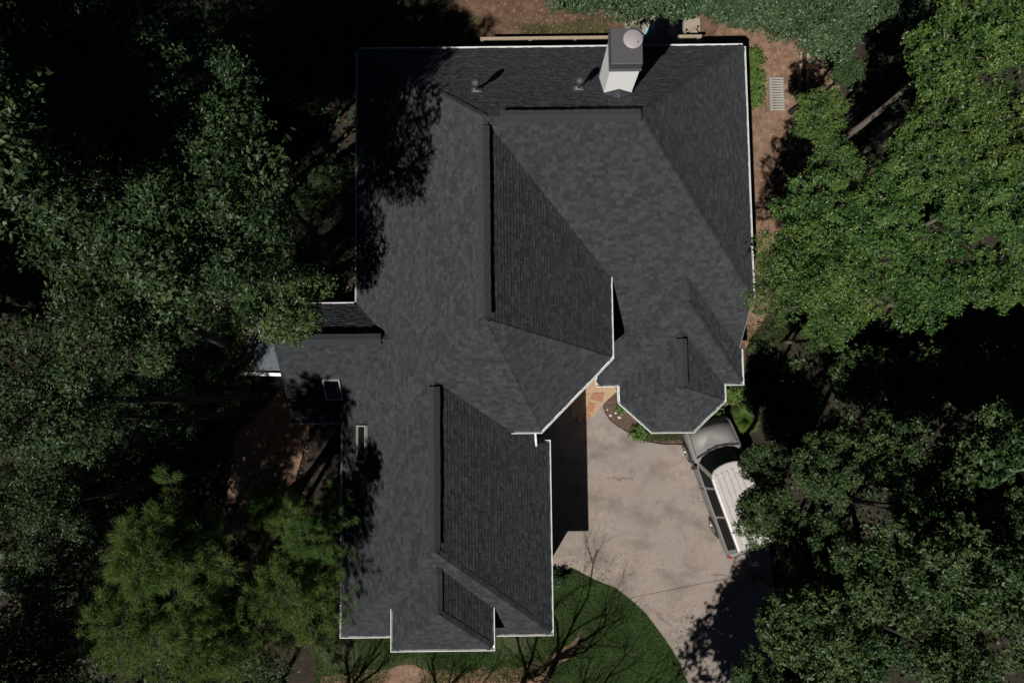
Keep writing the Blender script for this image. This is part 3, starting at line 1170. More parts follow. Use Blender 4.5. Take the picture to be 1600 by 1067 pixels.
# ------------------------------------------------------------------ the parked vehicle
def vehicle():
    rear, front = Vector((7.29, -4.29)), Vector((6.42, -1.64))
    d = (front - rear).normalized()
    r = Vector((d.y, -d.x))
    c = (front + rear) / 2 + r * .86
    t = thing('parked_suv', 'silver sport utility vehicle with ribbed sunlit-toned roof parked on the driveway', 'suv', (c.x, c.y, .05), math.atan2(-d.x, d.y))
    st = [(-2.50, .78, .92, .50), (-2.44, .87, 1.0, .40), (-2.2, .91, 1.03, .32), (-1.4, .93, 1.04, .28), (-.4, .935, 1.03, .26), (.6, .93, 1.02, .26),
          (1.15, .92, 1.02, .27), (1.5, .915, 1.0, .28), (1.85, .90, .97, .30), (2.08, .875, .93, .32), (2.17, .85, .87, .36), (2.22, .82, .74, .42)]
    mb = MB()
    V, F = [], []
    for (y, w, zt, zb) in st:
        pr = [(-w * .9, zb), (-w * .985, zb + .14), (-w, zb + .3), (-w * .99, zt - .16), (-w * .96, zt - .05), (-w * .89, zt), (-w * .45, zt + .03), (0, zt + .04)]
        pr = pr + [(-x, z) for x, z in pr[-2::-1]]
        V += [(x, y, z) for x, z in pr]
    m = 15
    for i in range(len(st) - 1):
        for k in range(m):
            F.append((i * m + k, i * m + (k + 1) % m, (i + 1) * m + (k + 1) % m, (i + 1) * m + k))
    F += [tuple(range(m - 1, -1, -1))[::-1], tuple(range(len(V) - 1, len(V) - m - 1, -1))]
    mb.add(V, F)
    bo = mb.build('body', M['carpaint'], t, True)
    bo.data.set_sharp_from_angle(angle=rad(28))
    # cabin
    mir = lambda q: q + [(-x, y) for x, y in q[-2::-1]]
    lo = mir([(-.86, -2.36), (-.87, 0), (-.86, .85), (-.79, 1.03), (-.62, 1.19), (-.32, 1.29), (0, 1.32)])
    hi = mir([(-.66, -2.16), (-.68, 0), (-.675, .42), (-.62, .56), (-.48, .69), (-.25, .76), (0, .78)])
    mb = MB()
    zb, zt = 1.0, 1.70
    V = [(x, y, zb) for x, y in lo] + [(x, y, zt) for x, y in hi]
    n = len(lo)
    mb.add(V, [(i, i + n, (i + 1) % n + n, (i + 1) % n)[::-1] for i in range(n)] + [tuple(range(n, 2 * n))[::-1]])
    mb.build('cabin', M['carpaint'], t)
    # roof with ribs
    mb = MB()
    rp = mir([(-.67, -2.2), (-.69, 0), (-.685, .43), (-.63, .575), (-.49, .71), (-.255, .785), (0, .81)])
    V = [(x, y, 1.69) for x, y in rp] + [(x * .99, y, 1.735) for x, y in rp] + [(x * .90, y * .97, 1.765) for x, y in rp]
    F = []
    for lv in (0, 1):
        for i in range(n):
            a, b = lv * n + i, lv * n + (i + 1) % n
            F.append((a, a + n, b + n, b))
    F.append(tuple(range(2 * n, 3 * n))[::-1])
    mb.add(V, F)
    rf = mb.build('roof', M['carroof_lit'], t)
    for k in range(6):
        x = -.50 + k * .20
        mb = MB()
        mb.add([(x - .04, -2.0, 1.762), (x - .016, -2.0, 1.80), (x + .016, -2.0, 1.80), (x + .04, -2.0, 1.762),
                (x - .04, .56, 1.762), (x - .016, .54, 1.80), (x + .016, .54, 1.80), (x + .04, .56, 1.762)],
               [(0, 4, 5, 1), (1, 5, 6, 2), (2, 6, 7, 3), (0, 1, 2, 3), (7, 6, 5, 4)])
        mb.build('roof_rib', M['carroof_lit'], rf)

    # glass set proud of the cabin faces
    def lerp_side(y, z, s):
        f = (z - zb) / (zt - zb)
        return (s * (.865 + (.675 - .865) * f + .006), y, z)
    for s in (-1, 1):
        for (y0, y1, y2, y3) in ((.16, .86, .46, .12), (-.92, .06, .04, -.90), (-2.18, -1.02, -1.0, -2.08)):
            mb = MB()
            q = [lerp_side(y0, 1.06, s), lerp_side(y1, 1.06, s), lerp_side(y2, 1.64, s), lerp_side(y3, 1.64, s)]
            mb.add(q, [(0, 1, 2, 3) if s > 0 else (3, 2, 1, 0)])
            ob = mb.build('side_window', M['glass'], t)
            so = ob.modifiers.new('thick', 'SOLIDIFY')
            so.thickness = .008
            so.offset = 1
    # windshield as a curved strip
    mb = MB()
    V = []
    for f, hf in ((.05, 0), (.93, 1)):
        for i in range(2, 11):
            x = lo[i][0] + (hi[i][0] - lo[i][0]) * f
            y = lo[i][1] + (hi[i][1] - lo[i][1]) * f
            k = .97
            V.append((x * k, y + .014, zb + (zt - zb) * f + .012))
    mb.add(V, [(i, i + 1, i + 10, i + 9)[::-1] for i in range(8)])
    ob = mb.build('windshield', M['glass'], t)
    so = ob.modifiers.new('thick', 'SOLIDIFY')
    so.thickness = .008
    mb = MB()
    mb.add([(-.74, -2.352, 1.08), (.74, -2.352, 1.08), (.6, -2.19, 1.63), (-.6, -2.19, 1.63)], [(0, 1, 2, 3)])
    mb.build('rear_window', M['glass'], t)
    # hood panel
    mb = MB()
    hp = [(-.76, 1.30, 1.045), (-.73, 1.9, 1.005), (-.70, 2.11, .955), (.70, 2.11, .955), (.73, 1.9, 1.005), (.76, 1.30, 1.045), (.4, 1.42, 1.056), (0, 1.46, 1.060), (-.4, 1.42, 1.056)]
    mb.add(hp + [(0, 1.9, 1.018), (0, 2.14, .965)], [(0, 8, 9, 1), (8, 7, 9), (7, 6, 9), (6, 5, 4, 9), (1, 9, 10, 2), (9, 4, 3, 10)][0:0] + [(0, 1, 9, 8), (8, 9, 7), (7, 9, 6), (6, 9, 4, 5), (1, 2, 10, 9), (9, 10, 3, 4)])
    ob = mb.build('hood', M['carpaint'], t, True)
    so = ob.modifiers.new('thick', 'SOLIDIFY')
    so.thickness = .012
    so.offset = -1
    # dark gaps round the hood and doors
    mb = MB()
    for s in (-1, 1):
        mb.obox((s * .785 - .008, 1.28, 1.03), (.016, 0, 0), (-s * .05, .84, -.075), (0, 0, .012))
        for y in (-1.0, .10, 1.10):
            mb.obox((s * .936 - .006, y - .01, .40), (.012, 0, 0), (0, .02, 0), (-s * .012, 0, .56))
    mb.box((-.72, 2.135, .90), (.72, 2.15, .945))
    mb.build('panel_gap', M['dark'], t)
    mb = MB()
    mb.obox((-.80, 1.16, 1.05), (.8, .19, .012), (0, .07, -.004), (0, 0, .012))
    mb.obox((.80, 1.16, 1.05), (-.8, .19, .012), (0, .07, -.004), (0, 0, .012))
    mb.build('cowl_vent', M['dark'], t)
    # doors: thin panels proud of the flanks
    for s in (-1, 1):
        for (y0, y1) in ((-.98, .08), (.12, 1.08)):
            mb = MB()
            x = s * .936
            q = [(x, y0, .42), (x, y1, .42), (x * .995, y1, .86), (x * .98, y1 - .02, .96), (x * .98, y0 + .02, .96), (x * .995, y0, .86)]
            mb.add(q, [(0, 1, 2, 5) if s > 0 else (5, 2, 1, 0), (5, 2, 3, 4) if s > 0 else (4, 3, 2, 5)])
            ob = mb.build('door', M['carpaint'], t)
            so = ob.modifiers.new('thick', 'SOLIDIFY')
            so.thickness = .01
            so.offset = .5
            mb = MB()
            mb.box((x - .018 if s < 0 else x, y0 + .08, .80), (x if s < 0 else x + .018, y0 + .24, .835))
            mb.build('handle', M['dark'], ob)
        # mirror
        mb = MB()
        mb.box((s * .90 - .0 if s > 0 else -1.10, .86, 1.0), (1.10 if s > 0 else -.90, .98, 1.15))
        mb.build('side_mirror', M['dark'], t, bevel=.03)
        # lamps
        mb = MB()
        mb.box((s * .62 - .15, 2.12, .62), (s * .62 + .15, 2.235, .76))
        mb.build('headlight', M['lens'], t, bevel=.02)
        mb = MB()
        mb.box((s * .82 - .06, -2.50, .62), (s * .82 + .06, -2.42, .98))
        mb.build('taillight', M['red'], t)
        # wheels
        for y in (1.40, -1.39):
            for nm, ra, wi, mm in (('wheel', .36, .25, M['tyre']),):
                mb = MB()
                V, F = [], []
                K = 24
                prof = [(.24, -wi / 2), (ra - .03, -wi / 2), (ra, -wi / 2 + .04), (ra, wi / 2 - .04), (ra - .03, wi / 2), (.24, wi / 2)]
                for (rr, xx) in prof:
                    V += [(s * .85 + xx, y + rr * math.cos(2 * math.pi * k / K), .36 + rr * math.sin(2 * math.pi * k / K)) for k in range(K)]
                for i in range(len(prof)):
                    j = (i + 1) % len(prof)
                    for k in range(K):
                        F.append((i * K + k, i * K + (k + 1) % K, j * K + (k + 1) % K, j * K + k))
                mb.add(V, F)
                w = mb.build(nm, mm, t, True)
            mb = MB()
            for k in range(5):
                a = 2 * math.pi * k / 5
                ca, sa = math.cos(a), math.sin(a)
                x = s * .955
                mb.add([(x, y + .05 * sa, .36 - .05 * ca), (x, y - .05 * sa, .36 + .05 * ca), (x, y + .235 * ca - .05 * sa, .36 + .235 * sa + .05 * ca), (x, y + .235 * ca + .05 * sa, .36 + .235 * sa - .05 * ca)], [(0, 1, 2, 3)])
            V, F = [], []
            K = 24
            for (rr, xx) in ((.245, s * .975), (.215, s * .97), (.215, s * .90), (.0, s * .90)):
                V += [(xx, y + rr * math.cos(2 * math.pi * k / K), .36 + rr * math.sin(2 * math.pi * k / K)) for k in range(K)]
            for i in range(3):
                for k in range(K):
                    F.append((i * K + k, i * K + (k + 1) % K, (i + 1) * K + (k + 1) % K, (i + 1) * K + k))
            mb.add(V, F)
            mb.build('rim', M['chrome'], w)
            # dark wheel arch
            V, F = [], []
            for (rr, xx) in ((.45, s * .942), (.30, s * .942)):
                V += [(xx, y + rr * math.cos(math.pi * k / 16), .36 + rr * math.sin(math.pi * k / 16)) for k in range(17)]
            for k in range(16):
                F.append((k, k + 1, 17 + k + 1, 17 + k))
            mb = MB()
            mb.add(V, F)
            mb.build('wheel_arch', M['dark'], t)
    mb = MB()
    mb.box((-.82, 2.14, .36), (.82, 2.30, .52))
    mb.build('front_bumper', M['carpaint'], t, bevel=.05)
    mb = MB()
    mb.box((-.86, -2.62, .36), (.86, -2.46, .56))
    mb.build('rear_bumper', M['carpaint'], t, bevel=.05)
    mb = MB()
    mb.box((-.42, 2.18, .56), (.42, 2.25, .74))
    mb.build('grille', M['dark'], t)
    for x in (-.35, .2):
        mb = MB()
        mb.tube([(x, 1.36, 1.075), (x + .42, 1.30, 1.09)], [.012, .008], 5)
        mb.build('wiper', M['dark'], t)


vehicle()


# ------------------------------------------------------------------ plants
def leaves(rng, C, N, L, W, fold=.25):
    """diamond leaves folded along the midrib: C centres, N normals -> V, F(tri)"""
    n = len(C)
    a = rng.normal(size=(n, 3))
    a -= N * (a * N).sum(1, keepdims=True)
    a /= np.linalg.norm(a, axis=1, keepdims=True) + 1e-9
    b = np.cross(N, a)
    sc = rng.uniform(.7, 1.3, (n, 1))
    L = L * sc
    W = W * sc
    p0 = C - a * L / 2
    p2 = C + a * L / 2 - N * L * .12
    p1 = C - a * L * .05 + b * W / 2 - N * W * fold
    p3 = C - a * L * .05 - b * W / 2 - N * W * fold
    V = np.stack([p0, p1, p2, p3], 1).reshape(-1, 3)
    i = np.arange(n) * 4
    F = np.concatenate([np.stack([i, i + 2, i + 1], 1), np.stack([i, i + 3, i + 2], 1)])
    return V, F


def unit(v):
    return v / (np.linalg.norm(v, axis=1, keepdims=True) + 1e-9)


def lobes(rng, D, k=9, amp=.22):
    r = np.ones(len(D))
    for _ in range(k):
        d = unit(rng.normal(size=(1, 3)))[0]
        r += amp * np.maximum(0, (D @ d) - .55) / .45 * rng.choice([1.0, -1.0])
    return r


def crown_mesh(name, seed, m, R=2.0, H=1.5, lob=15, dens=430, L=.13, W=.065, up=.55, zmin=-.25, rl=(.24, .46), noise=.75, spray=16, rmin=.45, core=1500):
    """a crown of separate boughs: each bough a ragged dome of leaves with sprays sticking out"""
    rng = np.random.default_rng(seed)
    D = unit(rng.normal(size=(lob * 8, 3)))
    D = D[D[:, 2] > zmin]
    # spread the boughs apart
    keep = [0]
    while len(keep) < min(lob, len(D)):
        d = 1 - D @ D[keep].T
        keep.append(int(np.argmax(d.min(1) + rng.uniform(0, .25, len(D)))))
    D = D[keep]
    rr = rng.uniform(rmin, .95, len(D))
    P = D * rr[:, None] * np.array([R, R, H])
    Cs, Ns = [], []
    for i in range(len(P)):
        r = R * rng.uniform(*rl)
        n = int(dens * r * r * 4.4)
        u = unit(rng.normal(size=(n, 3)))
        u = u[u[:, 2] > -.45]
        k = lobes(rng, u, 7, .3)
        c = u * (r * k * rng.uniform(.55, 1.05, len(u)) ** .7)[:, None] * np.array([1, 1, .75])
        # clumping: pull leaves towards twig ends
        T = unit(rng.normal(size=(38, 3)))
        j = np.argmax(u @ T.T, 1)
        tip = T[j] * (r * rng.uniform(.75, 1.12, 38)[j])[:, None] * np.array([1, 1, .75])
        c = c + (tip - c) * rng.uniform(0, .75, (len(u), 1))
        Cs.append(P[i] + c)
        Ns.append(u)
        for _ in range(spray):
            d = unit(rng.normal(size=(1, 3)) + D[i] * .5)[0]
            q = int(rng.integers(8, 18))
            t = rng.uniform(.8, 1.45, (q, 1))
            Cs.append(P[i] + d * r * t * np.array([1, 1, .75]) + rng.normal(size=(q, 3)) * .06)
            Ns.append(np.repeat(d[None], q, 0))
    if core:
        # inner leaves that close the crown from below
        n = int(core * R * R)
        u = unit(rng.normal(size=(n, 3))) * rng.uniform(.15, 1, (n, 1)) ** .45
        Cs.append(u * np.array([R * .80, R * .80, H * .55]) + np.array([0, 0, -H * .35]))
        Ns.append(u)
    C, N = np.concatenate(Cs), np.concatenate(Ns)
    N = unit(N * .6 + np.array([0, 0, up]) + rng.normal(size=C.shape) * noise)
    V, F = leaves(rng, C, N, L, W)
    return np_mesh(name, V, F, m), P


def limbs_mesh(name, seed, P, R, H, m, base_r=.07, count=26):
    """limbs from the crown's foot to its clumps"""
    rng = random.Random(seed)
    mb = MB()
    pick = rng.sample(range(len(P)), min(count, len(P)))
    for i in pick:
        e = Vector(P[i])
        s = Vector((0, 0, -H * rng.uniform(.5, 1.0)))
        mid = s.lerp(e, .5) + Vector((rng.uniform(-.2, .2), rng.uniform(-.2, .2), rng.uniform(-.1, .25)))
        mb.tube([s, s.lerp(mid, .5) + Vector((rng.uniform(-.08, .08), rng.uniform(-.08, .08), 0)), mid, mid.lerp(e, .6) + Vector((rng.uniform(-.1, .1), rng.uniform(-.1, .1), 0)), e],
                [base_r, base_r * .75, base_r * .5, base_r * .3, base_r * .12], 5, cap=False)
    o = mb.build(name, m)
    me = o.data
    bpy.data.objects.remove(o)
    return me


def pine_mesh(seed, R=2.0, H=2.2):
    """whorled boughs carrying feathery needle tufts"""
    rng = np.random.default_rng(seed)
    r = random.Random(seed)
    mb = MB()
    tuft, tdir = [], []
    nb = 46
    for i in range(nb):
        f = i / nb
        z = -H * .6 + f * H * 1.5
        ln = R * (1 - f * .75) * r.uniform(.75, 1.15)
        a = i * 2.399 + r.uniform(-.4, .4)
        d = Vector((math.cos(a), math.sin(a), 0))
        p = [Vector((0, 0, z)) + d * (ln * t) + Vector((0, 0, -.10 * ln * t + .25 * ln * t * t)) + Vector((r.uniform(-.06, .06), r.uniform(-.06, .06), 0)) for t in (0, .33, .66, 1)]
        mb.tube(p, [.024 * (1 - f * .5), .017, .011, .005], 5, cap=False)
        for k in range(int(15 * (1 - f * .4))):
            t = r.uniform(.10, 1.0)
            q = p[0].lerp(p[3], t)
            q.z = z - .10 * ln * t + .25 * ln * t * t
            s = d.cross(Vector((0, 0, 1))) * r.choice((-1, 1))
            ln2 = r.uniform(.08, .50) * (1.15 - t * .5)
            e = q + (s * .8 + d * .6).normalized() * ln2 + Vector((0, 0, r.uniform(-.02, .12)))
            mb.tube([q, e], [.009, .004], 3, cap=False)
            tuft.append(e)
            tdir.append((e - q).normalized() + Vector((0, 0, .5)))
            if ln2 > .3:
                tuft.append(q.lerp(e, .6))
                tdir.append((e - q).normalized() + Vector((0, 0, .5)))
    for k in range(90):
        f = r.uniform(.25, 1.0)
        tuft.append(Vector((r.gauss(0, .22), r.gauss(0, .22), -H * .6 + f * H * 1.5 + r.uniform(0, .2))))
        tdir.append(Vector((r.gauss(0, 1), r.gauss(0, 1), 1.0)).normalized())
    o = mb.build('limbs', M['barkdark'])
    lm = o.data
    bpy.data.objects.remove(o)
    T = np.array(tuft)
    Dd = unit(np.array(tdir))
    per = 62
    idx = np.repeat(np.arange(len(T)), per)
    n = len(idx)
    d = unit(Dd[idx] * .75 + rng.normal(size=(n, 3)) * .6)
    b = unit(np.cross(d, rng.normal(size=(n, 3))))
    c = T[idx] + rng.normal(size=(n, 3)) * .05
    ln = rng.uniform(.09, .20, (n, 1))
    V = np.stack([c - b * .0055, c + b * .0055, c + d * ln], 1).reshape(-1, 3)
    i = np.arange(n) * 3
    return np_mesh('crown', V, np.stack([i, i + 1, i + 2], 1), M['needle']), lm


KIND = {}


def kind(key, name, seed, m, bark='bark', **kw):
    me, P = crown_mesh('crown', seed, m, **kw)
    lm = limbs_mesh('limbs', seed, P, kw.get('R', 2.0), kw.get('H', 1.5), M[bark])
    KIND[key] = (name, me, lm, kw.get('R', 2.0), kw.get('H', 1.5), bark)


kind('dark', 'broadleaf_tree', 21, M['leaf_dark'], 'barkdark', R=2.0, H=2.0, lob=15, L=.105, W=.048, rl=(.17, .33), dens=640, rmin=.5)
kind('dark2', 'broadleaf_tree', 22, M['leaf_dark'], 'barkdark', R=2.0, H=2.1, lob=14, L=.11, W=.05, rl=(.16, .32), dens=600, rmin=.5)
kind('yel', 'broadleaf_tree', 31, M['leaf_yel'], R=2.0, H=2.0, lob=15, L=.15, W=.07, rl=(.18, .36), rmin=.5)
kind('yel2', 'broadleaf_tree', 32, M['leaf_yel'], R=2.0, H=2.1, lob=13, L=.15, W=.07, rl=(.18, .36), rmin=.5)
kind('fine', 'broadleaf_tree', 33, M['leaf_yel'], R=2.0, H=1.5, lob=22, L=.11, W=.055, rl=(.18, .36), zmin=-.1, dens=600)
kind('grey', 'broadleaf_tree', 41, M['leaf_grey'], R=2.0, H=1.6, lob=20, L=.15, W=.08, rl=(.18, .40), zmin=-.2)
kind('deep', 'broadleaf_tree', 51, M['leaf_deep'], 'barkdark', R=2.0, H=2.0, lob=13, L=.16, W=.08, rl=(.17, .33), dens=330, rmin=.5)
kind('deep2', 'broadleaf_tree', 52, M['leaf_deep'], 'barkdark', R=2.0, H=2.1, lob=12, L=.16, W=.08, rl=(.17, .34), dens=330, rmin=.5)
kind('mid', 'broadleaf_tree', 81, M['leaf_mid'], R=2.0, H=1.9, lob=18, L=.12, W=.055, rl=(.18, .34), dens=560)
kind('tall', 'broadleaf_tree', 71, M['leaf_dark'], 'barkdark', R=2.0, H=1.2, lob=26, L=.15, W=.08, rl=(.22, .40), dens=330)
pm, pl = pine_mesh(61)
KIND['pine'] = ('pine_tree', pm, pl, 2.0, 2.2, 'bark')
pm, pl = pine_mesh(62)
KIND['pine2'] = ('pine_tree', pm, pl, 2.0, 2.2, 'bark')


def tree(kd, c, R, label, base=None, hs=1.0, group=None, rz=None):
    """crown centre c, crown radius R; the trunk stands at base (or straight below)"""
    name, me, lm, R0, H0, bark = KIND[kd]
    c = Vector(c)
    bx, by = (c.x + R_.uniform(-.4, .4), c.y + R_.uniform(-.4, .4)) if base is None else base
    g = gh(bx, by) - .1
    t = thing(name, label, 'tree', (bx, by, g), 0, group)
    k = R / R0
    rz = R_.uniform(0, 6.28) if rz is None else rz
    for nm, data in (('crown', me), ('limbs', lm)):
        o = bpy.data.objects.new(nm, data)
        COL.objects.link(o)
        o.parent = t
        o.location = c - t.location
        o.scale = (k, k, k * hs)
        o.rotation_euler = (0, 0, rz)
    mb = MB()
    top = c - t.location - Vector((0, 0, H0 * k * hs * .5))
    if kd.startswith('pine'):
        top = c - t.location + Vector((0, 0, H0 * k * hs * .8))
    r0 = .05 + .008 * c.z
    n = 6
    pts, rr = [], []
    for i in range(n + 1):
        f = i / n
        w = math.sin(f * math.pi) * .12
        pts.append((top.x * f ** 1.5 + w, top.y * f ** 1.5 - w, top.z * f))
        rr.append(r0 * (1 - f * .65) * (1.35 if i == 0 else 1))
    mb.tube(pts, rr, 9)
    mb.build('trunk', M[bark], t, True)
    return t


def tpx(kd, px, py, z, rpx, label, **kw):
    c = at(px, py, z)
    return tree(kd, c, rpx * (CAM_H - z) / FPX, label, **kw)


# left woods (tall, dark)
LG = 'woodland trees left of the house'
tpx('dark', 165, 275, 14.5, 145, 'tall dark-leaved tree catching sun, upper of the two large crowns at left', base=(-10.2, 4.6), group=LG)
tpx('dark2', 185, 440, 14.2, 140, 'tall dark-leaved tree catching sun, lower of the two large crowns at left', base=(-9.6, 2.2), group=LG)
tpx('dark2', 325, 350, 14.6, 160, 'tall dark-leaved tree leaning to the house beside its upper left shadow', base=(-8.8, 4.2), group=LG)
for px, py, z, r, lab in [
    (470, 120, 3.6, 60, 'low understory tree deep in shade at the rear left roof corner'),
    (400, 60, 4.2, 75, 'low understory tree deep in shade at the top edge'),
    (500, 300, 3.4, 50, 'low understory tree in shade along the left wall'),
    (250, 620, 4.5, 85, 'shaded understory tree in the dark hollow between crowns and pines'),
    (330, 560, 4.0, 70, 'shaded understory tree left of the lean-to roof'),
    (150, 780, 4.5, 85, 'shaded understory tree in the dark area above the pines'),
    (90, 930, 4.5, 90, 'shaded understory tree in the dark lower left'),
]:
    tpx('dark', px, py, z, r, lab, group='shaded understory trees')
tpx('mid', 434, 472, 9.0, 80, 'leafy dark green tree whose branches hang over the small side roof', base=(-8.0, 3.9), group='woodland trees left of the house')
tpx('dark2', 205, 190, 12.8, 100, 'dark shaded tree between the narrow sunlit tip and the top left corner', base=(-10.4, 6.4), group=LG)
tpx('dark2', 250, 255, 13.2, 105, 'dark tree filling the space behind the two large sunlit crowns', base=(-9.6, 5.8), group=LG)
tpx('dark2', 300, 160, 14.5, 122, 'narrow dark tree with a single sunlit tip in the upper left woods', group='woodland trees left of the house')
tree('tall', (-8.5, 4.0, 18.3), 1.45, 'very tall dark broadleaf tree leaning in at the top left corner', base=(-11.0, 4.6), group='woodland trees left of the house')
tpx('dark', 165, 70, 12.2, 118, 'shaded dark tree between the corner tree and the sunlit tip', group='woodland trees left of the house')
tpx('dark', 55, 620, 14.0, 120, 'dark glossy-leaved tree at the left edge, middle height of photo', group='woodland trees left of the house')
tpx('dark2', 130, 650, 11.5, 75, 'smaller bright dark-green tree just right of the left edge tree', group='woodland trees left of the house')
tpx('dark', 30, 795, 11.0, 90, 'dark tree at the left edge below the glossy-leaved one', group='woodland trees left of the house')
tpx('dark2', 40, 1040, 9.0, 100, 'sparse dark tree in the bottom left corner', group='woodland trees left of the house')
tpx('dark', 335, 1050, 7.5, 95, 'low broadleaf tree at the bottom edge beneath the pines', group='woodland trees left of the house')
tpx('deep', 480, 395, 7.0, 36, 'small leafy sapling in shade beside the left eave', base=(-6.9, 5.0), group='woodland trees left of the house')
# pines lower left
tpx('pine', 265, 860, 10.5, 120, 'brownish pine tree with bare branches, highest of the lower left pines', group='pines left of the garage wing')
tpx('pine2', 232, 950, 9.5, 122, 'spreading yellow-green pine tree, leftmost of the pines', group='pines left of the garage wing')
tpx('pine', 350, 985, 8.0, 112, 'feathery green pine tree near the bottom edge', group='pines left of the garage wing')
tpx('pine2', 460, 910, 7.0, 108, 'feathery pine tree touching the garage wing roof edge', base=(-6.6, -4.6), group='pines left of the garage wing')
tpx('pine', 424, 786, 6.8, 66, 'small shaded pine tree with a few lit tips above the others', base=(-6.9, -1.7), group='pines left of the garage wing')
tpx('pine2', 490, 830, 8.0, 70, 'slim dark pine tree against the garage wing gutter', base=(-6.3, -3.0), group='pines left of the garage wing')
# rear canopy (grey green)
for i, (px, py, z, r, lab) in enumerate([
    (895, -18, 5.5, 46, 'grey-green tree behind the railing, leftmost of the rear canopy'),
    (985, -12, 5.5, 52, 'dense grey-green tree directly behind the chimney'),
    (1075, -18, 5.5, 56, 'dense grey-green tree behind the right end of the railing'),
    (1152, 6, 5.0, 44, 'grey-green tree beyond the rear right roof corner'),
    (1222, 8, 5.5, 52, 'grey-green tree above the start of the side path'),
    (1300, 38, 6.0, 58, 'grey-green tree overhanging the woodland edge of the side path'),
    (1385, -8, 6.5, 60, 'grey-green tree at the top edge, right end of the rear canopy'),
    ]):
    tpx('grey', px, py, z, r, lab, group='dense trees behind the house', base=(min(13.0, .6 + 1.75 * i + (1.4 if i > 3 else 0)), 17.2))

# right woods
RG = 'woodland trees right of the house'
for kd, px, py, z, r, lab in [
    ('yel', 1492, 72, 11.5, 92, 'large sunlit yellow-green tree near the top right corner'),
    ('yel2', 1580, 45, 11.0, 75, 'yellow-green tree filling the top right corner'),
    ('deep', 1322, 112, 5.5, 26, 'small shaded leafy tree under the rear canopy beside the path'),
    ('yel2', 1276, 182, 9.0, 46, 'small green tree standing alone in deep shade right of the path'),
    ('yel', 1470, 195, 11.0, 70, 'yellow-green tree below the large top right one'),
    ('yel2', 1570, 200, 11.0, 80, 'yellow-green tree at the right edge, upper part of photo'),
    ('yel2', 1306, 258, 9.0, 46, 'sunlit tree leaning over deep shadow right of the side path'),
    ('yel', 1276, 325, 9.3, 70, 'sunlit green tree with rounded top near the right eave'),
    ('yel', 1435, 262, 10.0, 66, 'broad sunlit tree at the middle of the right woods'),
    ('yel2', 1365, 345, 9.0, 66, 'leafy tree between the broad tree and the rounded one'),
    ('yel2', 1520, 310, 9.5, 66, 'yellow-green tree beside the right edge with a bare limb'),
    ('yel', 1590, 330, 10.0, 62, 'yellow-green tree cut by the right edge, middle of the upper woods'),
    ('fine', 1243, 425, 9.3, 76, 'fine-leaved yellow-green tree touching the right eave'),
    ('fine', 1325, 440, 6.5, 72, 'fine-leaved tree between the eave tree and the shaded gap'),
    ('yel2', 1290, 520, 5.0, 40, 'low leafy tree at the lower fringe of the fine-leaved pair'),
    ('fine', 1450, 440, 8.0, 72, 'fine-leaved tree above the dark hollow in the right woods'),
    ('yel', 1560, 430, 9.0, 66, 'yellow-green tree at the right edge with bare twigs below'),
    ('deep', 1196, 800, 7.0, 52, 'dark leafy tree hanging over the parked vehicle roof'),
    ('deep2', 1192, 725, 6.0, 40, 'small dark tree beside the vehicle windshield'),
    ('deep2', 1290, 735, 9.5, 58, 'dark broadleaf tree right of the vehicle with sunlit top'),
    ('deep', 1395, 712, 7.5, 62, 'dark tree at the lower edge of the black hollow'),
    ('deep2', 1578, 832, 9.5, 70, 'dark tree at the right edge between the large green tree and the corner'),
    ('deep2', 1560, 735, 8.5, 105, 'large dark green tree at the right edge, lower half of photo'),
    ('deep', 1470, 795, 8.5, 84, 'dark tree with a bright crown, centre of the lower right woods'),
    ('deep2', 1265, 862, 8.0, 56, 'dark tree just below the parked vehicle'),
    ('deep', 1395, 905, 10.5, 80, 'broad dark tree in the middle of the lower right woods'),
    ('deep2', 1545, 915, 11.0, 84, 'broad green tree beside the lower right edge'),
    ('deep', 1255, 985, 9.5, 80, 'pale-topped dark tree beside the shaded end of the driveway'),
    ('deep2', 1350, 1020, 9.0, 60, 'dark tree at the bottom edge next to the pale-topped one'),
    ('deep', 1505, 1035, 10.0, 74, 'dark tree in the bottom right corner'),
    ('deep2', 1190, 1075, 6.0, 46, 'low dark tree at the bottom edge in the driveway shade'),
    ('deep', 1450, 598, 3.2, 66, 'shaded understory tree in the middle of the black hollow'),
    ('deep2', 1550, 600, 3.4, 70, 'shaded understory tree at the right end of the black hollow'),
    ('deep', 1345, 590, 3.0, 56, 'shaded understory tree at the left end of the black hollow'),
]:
    if kd.startswith('yel'):
        r *= .9
    tpx(kd, px, py, z, r, lab, group=RG, base=(at(px + 70, py + 10, 0).x, at(px, py + 10, 0).y) if py > 600 and px < 1270 else ((11.6 + .3 * (z - 7), at(px, py, z).y + .5) if px < 1320 and py < 480 else None))

